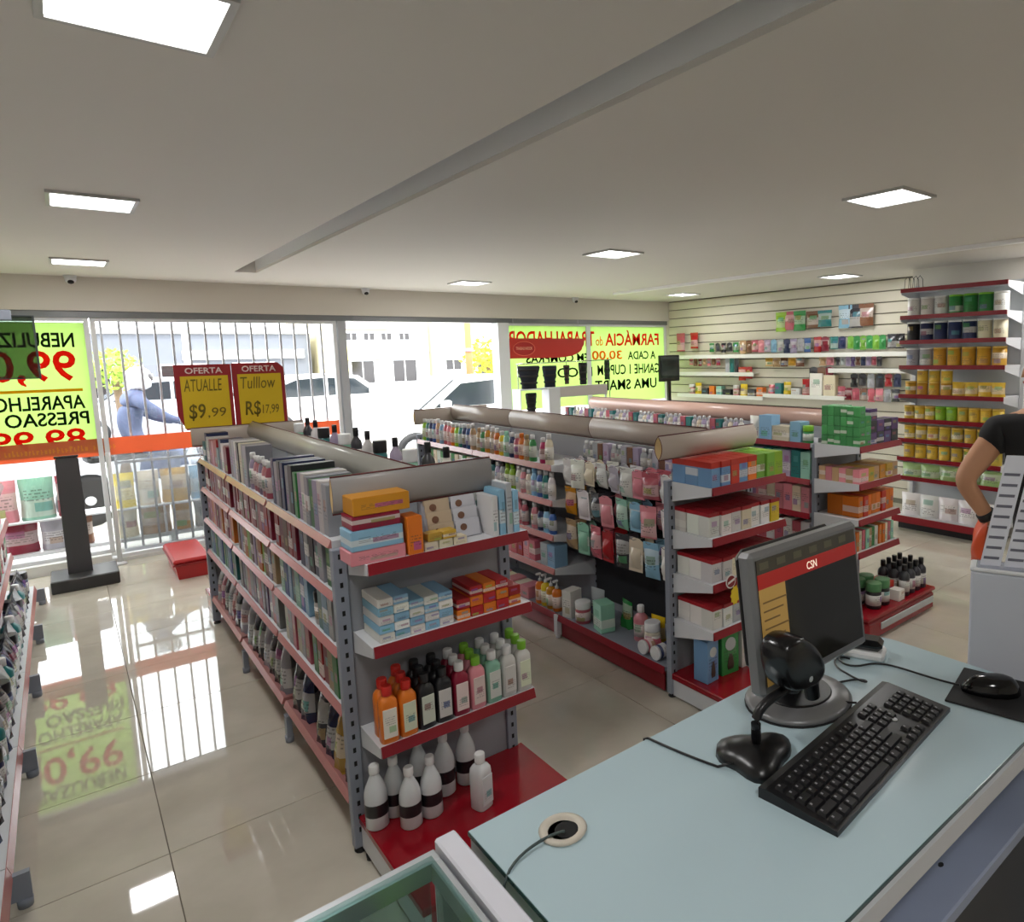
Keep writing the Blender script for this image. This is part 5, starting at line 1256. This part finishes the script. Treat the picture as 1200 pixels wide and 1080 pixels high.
part('wristband', MB().tube(wb, .037, 14), m_rub, p)
o = link('orange_pack', MB().pillow(.1, .19, .05, -.19, 6, 8, 0, seal=.04).mesh('orange_pack', [mat('orange_foil', (226, 92, 52), .35, var=.12, scale=14)]), None, (hd[0]-.005, hd[1]+.03, hd[2]+.02), (.12, 0, .75))
tag(o, 'crumpled orange pack held in the hand of the customer', 'pack')

# rider on a motorcycle beyond the window
mb_ = thing('motorcycle', 'dark motorcycle standing outside the left window', 'motorcycle', (.75, 9.6, -.005), math.radians(12))
for x in (-.62, .62):
    w = part('wheel', MB().lathe([(.22, -.04), (.29, -.03), (.29, .03), (.22, .04)], 20), m_rub, mb_, loc=(x, 0, .29), rot=(math.pi/2, 0, 0)); part('hub', MB().lathe([(.05, -.06), (.05, .06)], 12), m_alu, w)
part('frame', MB().tube([(-.62, 0, .29), (-.25, 0, .45), (.2, 0, .5), (.45, 0, .85), (.62, 0, .29)], .03, 8), m_post, mb_)
part('tank', MB().pillow(.5, .26, .26, .55, 6, 6, 0, seal=.02, cx=.12), mat('tank_blue', (60, 80, 130), .25), mb_)
part('seat', MB().cbox(-.62, -.05, -.12, .12, .7, .79, .03), m_rub, mb_)
part('handlebar', MB().tube([(.38, -.35, 1.02), (.42, -.2, 1.0), (.45, 0, .88), (.42, .2, 1.0), (.38, .35, 1.02)], .014, 8), m_chrome, mb_)
part('delivery_box', MB().cbox(-.95, -.58, -.2, .2, .8, 1.15, .02), mat('box_dark', (70, 74, 84), .5), mb_)
rp = thing('person', 'rider in blue-grey shirt and pale helmet on the motorcycle', 'person', (.75, 9.6, 0), math.radians(12))
V2 = [(-.22, 0, .86), (-.2, 0, 1.05), (-.14, 0, 1.28), (-.1, 0, 1.40), (-.07, 0, 1.5), (-.1, -.19, 1.33), (.12, -.27, 1.14), (.36, -.3, 1.05), (-.1, .19, 1.33), (.12, .27, 1.14), (.36, .3, 1.05),
      (-.1, -.12, .84), (.2, -.17, .72), (.12, -.19, .38), (-.1, .12, .84), (.2, .17, .72), (.12, .19, .38)]
skin('body', V2, [(0, 1), (1, 2), (2, 3), (3, 4), (3, 5), (5, 6), (6, 7), (3, 8), (8, 9), (9, 10), (0, 11), (11, 12), (12, 13), (0, 14), (14, 15), (15, 16)],
     [.13, .13, .14, .1, .06, .07, .05, .04, .07, .05, .04, .09, .07, .05, .09, .07, .05], mat('rider_cloth', (64, 74, 100), .8, var=.1), rp)
part('helmet', MB().lathe([(.06, -.13), (.115, -.1), (.13, 0), (.115, .08), (.06, .125), (.01, .135)], 18), mat('helmet_pale', (196, 200, 206), .2), rp, loc=(-.05, 0, 1.6))
part('visor', MB().lathe([(.118, -.04), (.128, 0), (.12, .04)], 18, sy=.9), m_blkgl, rp, loc=(-.03, 0, 1.61))

# ------------------------------------------------------------------ service counter
HC = 1.05
m_ctop = mat('counter_glass', (184, 206, 214), .1, spec=.6, var=.02, scale=3); m_cedge = mat('glass_edge', (40, 72, 70), .15)
m_cab = mat('cabinet_white', (206, 208, 212), .4, var=.02)
ct_ = thing('service_counter', 'pale blue glass-topped service counter in the foreground', 'counter', (0, 0, 0))
def rr_poly(x0, x1, y0, y1, r):
    p = [(x0, y0), (x1, y0)]
    p += [(x1-r+r*math.cos(a), y1-r+r*math.sin(a)) for a in [i*math.pi/2/10 for i in range(11)]]
    return p+[(x0, y1)]
part('glass_top', MB().prism(rr_poly(.40, 1.47, .415, .877, .10), HC-.006, HC, 'z'), m_ctop, ct_)
part('glass_rim', MB().prism(rr_poly(.399, 1.471, .414, .878, .101), HC-.0075, HC-.0015, 'z'), m_cedge, ct_)
part('worktop', MB().prism(rr_poly(.402, 1.468, .408, .875, .10), HC-.04, HC-.0075, 'z'), m_cab, ct_)
part('front_panel', MB().box(.42, 1.42, .83, .85, 0, HC-.04), m_cab, ct_)
part('side_panel', MB().box(.42, .44, .43, .83, 0, HC-.04), m_cab, ct_); part('side_panel', MB().box(1.40, 1.42, .5, .83, 0, HC-.04), m_cab, ct_)
lsh = part('lower_shelf', MB().cbox(.44, 1.40, .405, .83, .875, .90, .003), mat('shelf_bluegrey', (150, 160, 184), .4, var=.05), ct_)
part('stain', MB().lathe([(.004, .8995), (.004, .9008)], 10, cx=1.03, cy=.46, sx=1.6), m_slot, lsh)
part('drawer_unit', MB().cbox(1.05, 1.40, .45, .82, .25, .86, .004), mat('drawer_dark', (44, 46, 52), .5), ct_)
gm = part('grommet', MB().lathe([(.034, HC), (.036, HC+.003), (.031, HC+.005), (.024, HC+.004), (.022, HC-.001)], 24, cx=.505, cy=.783), mat('grommet_cream', (206, 198, 184), .4), ct_)
part('hole', MB().lathe([(.018, HC+.0002), (.018, HC+.0012)], 20, cx=.510, cy=.780), m_slot, gm)
o = part('cable', MB().tube(bez((.503, .775, HC+.004), (.49, .78, HC+.008), (.44, .79, HC+.003), (.405, .765, HC+.003), 10)+[(.393, .76, HC-.01), (.392, .758, HC-.2)], .0022, 6), mat('cable_grey', (70, 84, 84), .5), None)
tag(o, 'thin grey cable running from the counter grommet over its left edge', 'cable')

# glass showcase left of the counter
sc = thing('glass_showcase', 'glass showcase with white frame at the bottom edge beside the counter', 'showcase', (0, 0, 0))
part('top_strip', MB().cbox(.352, .384, .1, .89, HC-.02, HC+.006, .003), mat('strip_white', (222, 222, 232), .35), sc)
part('frame_bar', MB().cbox(-.3, .347, .855, .879, HC-.03, HC, .002), m_alu, sc); part('frame_bar', MB().cbox(.331, .347, .1, .855, HC-.03, HC, .002), m_alu, sc)
part('frame_bar', MB().cbox(-.3, .331, .1, .124, HC-.03, HC, .002), m_alu, sc)
m_cg = glass_mat('case_glass', (222, 236, 234), .1)
part('glass_top', MB().box(-.3, .335, .12, .86, HC+.0005, HC+.006), m_cg, sc); part('glass_front', MB().box(-.3, .335, .872, .877, .1, HC-.03), m_cg, sc)
part('glass_side', MB().box(.336, .341, .124, .855, .1, HC-.03), m_cg, sc)
part('inner_shelf', MB().box(-.3, .33, .15, .85, .90, .908), mat('frosted_shelf', (190, 206, 202), .3), sc); part('base', MB().cbox(-.3, .384, .1, .885, 0, .1, .004), m_cab, sc)
part('back_panel', MB().box(-.3, .384, .1, .118, .1, HC-.03), m_cab, sc); part('corner_post', MB().box(.347, .384, .86, .885, .1, HC-.02), m_alu, sc)
C['neon'] = (190, 214, 40)
put('carton', (.14, .1, .06), 'neon', (.27, .74, .908), '-y', 'yellow-green carton lying inside the glass showcase', None, rz=.5)
put('carton', (.06, .05, .1), 'brown', (.235, .815, .908), '-y', 'brown carton standing inside the glass showcase', None, rz=.3)

# monitor
mo = thing('monitor', 'silver framed flat monitor standing on the counter', 'monitor', (1.072, .775, HC))
m_bez = mat('bezel_silver', (128, 128, 130), .35, .3)
tl = math.radians(-7)
scn = part('housing', MB().cbox(-.170, .174, 0, .035, 0, .262, .008), m_bez, mo, loc=(0, -.05, .08), rot=(tl, 0, 0))
part('back_shell', MB().cbox(-.15, .15, .033, .07, .03, .26, .02), m_blk, scn)
part('screen', MB().box(-.158, .158, -.0015, .0005, .02, .248), mat('screen_dark', (30, 29, 25), .12, emit=.06), scn)
m_ui = lambda n, c, e=.5: mat(n, c, .3, emit=e)
part('toolbar', MB().box(-.158, .158, -.0022, -.0015, .222, .248), m_ui('screen_olive', (66, 62, 50), .05), scn)
part('red_bar', MB().box(-.158, .158, -.0022, -.0015, .195, .222), m_ui('screen_red', (170, 30, 24), .12), scn)
part('list_panel', MB().box(-.158, -.082, -.0022, -.0015, .02, .195), m_ui('screen_tan', (176, 140, 74), .15), scn)
for k in range(9): part('list_line', MB().box(-.15, -.105+.012*((k*7) % 3), -.0026, -.0022, .04+k*.016, .043+k*.016), m_ui('screen_line', (120, 92, 50), .1), scn)
for k in range(6): part('toolbar_icon', MB().box(-.15+k*.05, -.125+k*.05, -.0026, -.0022, .229, .242), m_ui('screen_icon', (92, 88, 68), .05), scn)
link('lettering', text_mesh('CSN', -.012, .02, .2, .215, -.0023, m_ui('screen_white', (240, 220, 200), .6), thick=.0004), scn)
part('neck', MB().cbox(-.035, .035, .005, .03, .012, .16, .006), m_blk, mo)
bs_ = part('base', MB().lathe([(.112, 0), (.116, .006), (.108, .012), (.075, .018)], 32, sy=.85), m_bez, mo)
part('base_inlay', MB().lathe([(.074, .017), (.07, .021)], 28, sy=.85), m_blk, bs_)
part('dark_ring', MB().lathe([(.117, 0), (.117, .003)], 32, sy=.85), m_rub, bs_)

# barcode scanner on gooseneck stand
ss = thing('scanner_stand', 'black gooseneck scanner stand on a lobed base', 'scanner stand', (.855, .705, HC))
lob = [((.066+.012*math.cos(3*a))*math.cos(a), (.058+.012*math.cos(3*a+.6))*math.sin(a)) for a in [i*2*math.pi/28 for i in range(28)]]
b = MB(); n = len(lob)
V = [(x, y, 0) for x, y in lob]+[(x*.98, y*.98, .012) for x, y in lob]+[(x*.72, y*.72, .022) for x, y in lob]+[(x*.3, y*.3, .03) for x, y in lob]
F = [list(range(n))[::-1], [3*n+i for i in range(n)]]+[[r_*n+i, r_*n+(i+1) % n, (r_+1)*n+(i+1) % n, (r_+1)*n+i] for r_ in range(3) for i in range(n)]
part('base', b.add(V, F, 0, True), mat('stand_black', (18, 18, 20), .3), ss)
part('gooseneck', MB().tube([(0, 0, .025), (.0, .0, .055)]+bez((.0, 0, .055), (-.005, 0, .09), (.02, -.005, .1), (.085, -.01, .105), 10), .0085, 10), m_blk, ss)
part('cradle', MB().lathe([(.012, -.012), (.016, 0), (.012, .012)], 14), m_blk, ss, loc=(.09, -.01, .106))
scn2 = thing('barcode_scanner', 'black handheld barcode scanner with green light held in the stand', 'scanner', (.945, .69, HC+.12)); scn2.scale = (.88, .88, .88)
hb = MB(); pr_ = [(-.052, -.004), (-.01, -.016), (.05, -.02), (.072, .005), (.05, .05), (.012, .088), (-.03, .108), (-.066, .104), (-.082, .078), (-.07, .03)]
N3 = [(-.04, .8), (-.028, 1.02), (.028, 1.02), (.04, .8)]
V = []; cxx = sum(p_[0] for p_ in pr_)/len(pr_); czz = sum(p_[1] for p_ in pr_)/len(pr_)
for y, s_ in N3: V += [(cxx+(a-cxx)*s_, y, czz+(c-czz)*s_) for a, c in pr_]
k = len(pr_)
F = [list(range(k)), [3*k+i for i in range(k)][::-1]]+[[r_*k+i, r_*k+(i+1) % k, (r_+1)*k+(i+1) % k, (r_+1)*k+i] for r_ in range(3) for i in range(k)]
o = part('head', hb.add(V, F), mat('scanner_black', (17, 17, 19), .22), scn2); sb_ = o.modifiers.new('sub', 'SUBSURF'); sb_.levels = 2; sb_.render_levels = 2; o.data.shade_smooth()
part('handle', MB().tube([(.02, 0, .02), (.05, .0, -.02), (.06, .0, -.06)], [.022, .018, .016], 12), m_blk, scn2)
part('status_light', MB().cbox(-.05, -.036, -.02, -.008, .094, .104, .002), mat('led_green', (120, 255, 130), .4, emit=2.0), scn2)
part('emblem', MB().lathe([(.006, 0), (.006, .002)], 12), m_alu, scn2, loc=(.0, -.037, .012), rot=(math.pi/2, 0, 0))

# keyboard
kb = thing('keyboard', 'black desktop keyboard lying across the counter', 'keyboard', (1.011, .592, HC), math.radians(5.8))
part('body', MB().prism([(-.0675, 0), (.0675, 0), (.0675, .017), (.055, .019), (-.0675, .008)], -.2285, .2285, 'x'), m_blk, kb)
_km = {}
m_key = mat('key_black', (28, 28, 31), .4)
def key(x, y, w):
    if round(w, 3) not in _km:
        a = w/2-.0012; V = [(-a, -.0078, 0), (a, -.0078, 0), (a, .0078, 0), (-a, .0078, 0), (-a+.0022, -.0056, .006), (a-.0022, -.0056, .006), (a-.0022, .0066, .0065), (-a+.0022, .0066, .0065)]
        _km[round(w, 3)] = MB().add(V, [[3, 2, 1, 0], [4, 5, 6, 7], [0, 1, 5, 4], [1, 2, 6, 5], [2, 3, 7, 6], [3, 0, 4, 7]]).add([(-a+.004, .001, .00655), (-a+.0075, .001, .00655), (-a+.0075, .0048, .0068), (-a+.004, .0048, .0068)], [[0, 1, 2, 3]], 1).mesh('key', [m_key, mat('key_print', (150, 150, 154), .5)])
    z = .008+(y+.0675)/(.1225)*.011
    link('key', _km[round(w, 3)], kb, (x, y, z-.001), (math.radians(6), 0, 0))
u = .0188
rows = [[1, None, 1, 1, 1, 1, None, 1, 1, 1, 1, None, 1, 1, 1], [1]*13+[2], [1.5]+[1]*12+[1.5], [1.75]+[1]*11+[2.25], [2.25]+[1]*10+[2.75], [1.25, 1.25, 1.25, 6.25, 1.25, 1.25, 1.25, 1.25]]
for r_, ks in enumerate(rows):
    x = -.218; y = .038-r_*.0178-(.002 if r_ else 0)
    for w in ks:
        if w is None: x += u*.6; continue
        key(x+w*u/2, y, w*u); x += w*u
    if r_ in (0, 1, 2, 5):
        for k in range(3): key(.077+u*k+.0, y, u)
    if r_ == 4: key(.077+u, y, u)
    if r_ > 0:
        for k in range(4): key(.146+u*k, y, u)
part('emblem', MB().lathe([(.006, 0), (.006, .001)], 14), m_alu, kb, loc=(.108, -.008, .0138), rot=(math.radians(6), 0, 0))
# mouse pad, mouse
mp_ = thing('mouse_pad', 'black mouse pad at the right end of the counter', 'mouse pad', (1.374, .512, HC), math.radians(12)); part('pad', MB().cbox(-.085, .085, -.08, .08, 0, .004, .0015), mat('pad_black', (22, 22, 24), .7), mp_)
part('edge_stitch', MB().tube([(-.083, -.078, .0035), (.083, -.078, .0035), (.083, .078, .0035), (-.083, .078, .0035), (-.083, -.078, .0035)], .001, 5), m_rub, mp_)
ms = thing('mouse', 'glossy black computer mouse on the mouse pad', 'mouse', (1.372, .525, HC+.004), math.radians(38))
V = []; F = []; nu, nv = 14, 7
for j in range(nv+1):
    ph = math.pi/2*j/nv
    for i in range(nu):
        a = 2*math.pi*i/nu
        V.append((.031*math.cos(a)*math.cos(ph)**.6*(1-.12*math.sin(a)), .056*math.sin(a)*math.cos(ph)**.6, .034*math.sin(ph)*(1-.25*math.sin(a)*math.cos(ph))))
F = [[j*nu+i, j*nu+(i+1) % nu, (j+1)*nu+(i+1) % nu, (j+1)*nu+i] for j in range(nv) for i in range(nu)]+[list(range(nu))[::-1]]
part('shell', MB().add(V, F, 0, True), m_blkgl, ms); part('wheel', MB().lathe([(.008, -.003), (.008, .003)], 14), m_rub, ms, loc=(0, .03, .022), rot=(0, math.pi/2, 0))
# cables
def cable(label, pts, r=.0022):
    o = part('cable', MB().tube(pts, r, 6), m_blk, None); tag(o, label, 'cable')
zc_ = HC+.003
cable('black keyboard cable coiling behind the keyboard', bez((1.12, .673, zc_+.012), (1.10, .72, zc_), (1.12, .79, zc_), (1.2, .75, zc_), 12)+bez((1.2, .75, zc_), (1.26, .72, zc_+.004), (1.2, .68, zc_+.004), (1.22, .76, zc_+.008), 12)[1:]+bez((1.22, .76, zc_+.008), (1.24, .82, zc_), (1.3, .84, zc_), (1.3, .8, zc_), 10)[1:])
cable('black mouse cable crossing the counter towards the monitor', bez((1.345, .575, zc_+.006), (1.33, .66, zc_), (1.36, .74, zc_), (1.3, .76, zc_), 14)+bez((1.3, .76, zc_), (1.24, .78, zc_), (1.27, .84, zc_+.003), (1.34, .82, zc_), 12)[1:])
cable('black scanner cable from the stand to the left counter edge', [(.80, .71, HC+.012), (.785, .73, zc_)]+bez((.785, .73, zc_), (.77, .78, zc_), (.76, .84, zc_), (.755, .874, zc_), 10)[1:]+[(.754, .884, zc_-.005), (.754, .886, HC-.15)])
rd = thing('card_reader', 'small black card reader with white cradle behind the monitor', 'card reader', (1.345, .79, HC), .4)
part('cradle', MB().cbox(-.03, .03, -.045, .045, 0, .02, .006), m_capw, rd); part('reader', MB().cbox(-.026, .026, -.04, .04, .02, .045, .01), m_blkgl, rd)

# white cabinet and price cards at the right edge
wc = thing('divider_panel', 'plain white divider panel at the right end of the counter', 'panel', (1.492, .622, 0), math.radians(20.9))
part('body', MB().cbox(0, .06, -.45, 0, 0, 1.255, .004), mat('cabinet_grey', (196, 200, 210), .45, var=.02), wc); part('top', MB().cbox(-.002, .062, -.452, .002, 1.255, 1.265, .003), m_frame, wc)
ch = thing('card_holder', 'clear acrylic holder with leaning printed price cards on white divider panel', 'card holder', (1.496, .612, 1.265), math.radians(20.9))
m_acr = glass_mat('acrylic', (238, 240, 246), .15); m_pc = mat('price_card', (222, 224, 234), .5); m_pl2 = mat('price_print', (110, 110, 124), .6)
part('base_plate', MB().cbox(.0, .055, -.22, .0, 0, .004, .001), m_acr, ch)
for k, hh in enumerate((.25, .235, .235, .23)):
    a = Vector((.012+.006*k, -.006-.047*k, .004)); lean = Vector((.0, -.17, .97)).normalized(); wdt = Vector((.004, -.04, 0))
    q = [a, a+wdt, a+wdt+lean*hh, a+lean*hh]; nrm = wdt.cross(lean).normalized()*.0015
    cd = part('price_card', MB().add([tuple(v) for v in q]+[tuple(v+nrm) for v in q], [[0, 1, 2, 3], [7, 6, 5, 4], [0, 4, 5, 1], [1, 5, 6, 2], [2, 6, 7, 3], [3, 7, 4, 0]]), m_pc, ch)
    b = MB()
    for r_ in range(9):
        t0 = .06+r_*.095
        c0 = a+lean*hh*t0+wdt*.1; c1 = a+lean*hh*(t0+.02)+wdt*.85
        w_ = wdt*.75; l_ = lean*hh*.025
        for sg_ in (-1, 1):
            off = nrm.normalized()*(.0022 if sg_ > 0 else -.0007)
            b.add([tuple(c0+off), tuple(c0+w_+off), tuple(c0+w_+l_+off), tuple(c0+l_+off)], [[0, 1, 2, 3]])
    pb = part('print_lines', b, m_pl2, cd)
print('objects', len(bpy.data.objects))

# kinds of carton told apart by what they are
KINDS = (('left aisle', 'hair_dye_carton'), ('pale blue', 'medicine_carton'), ('orange and red cartons', 'medicine_carton'), ('cereal', 'cereal_carton'), ('white cartons on the', 'medicine_carton'), ('green cartons', 'tea_carton'),
         ('dark violet', 'tea_carton'), ('end shelf', 'snack_carton'), ('middle gondola shelf', 'soap_carton'), ('right gondola', 'cosmetics_carton'), ('left wall', 'wall_shelf_carton'), ('ledge', 'gift_carton'))
for o in list(COL.objects):
    if o.name.split('.')[0] == 'carton':
        for k_, nm in KINDS:
            if k_ in o.get('group', ''): o.name = nm; break
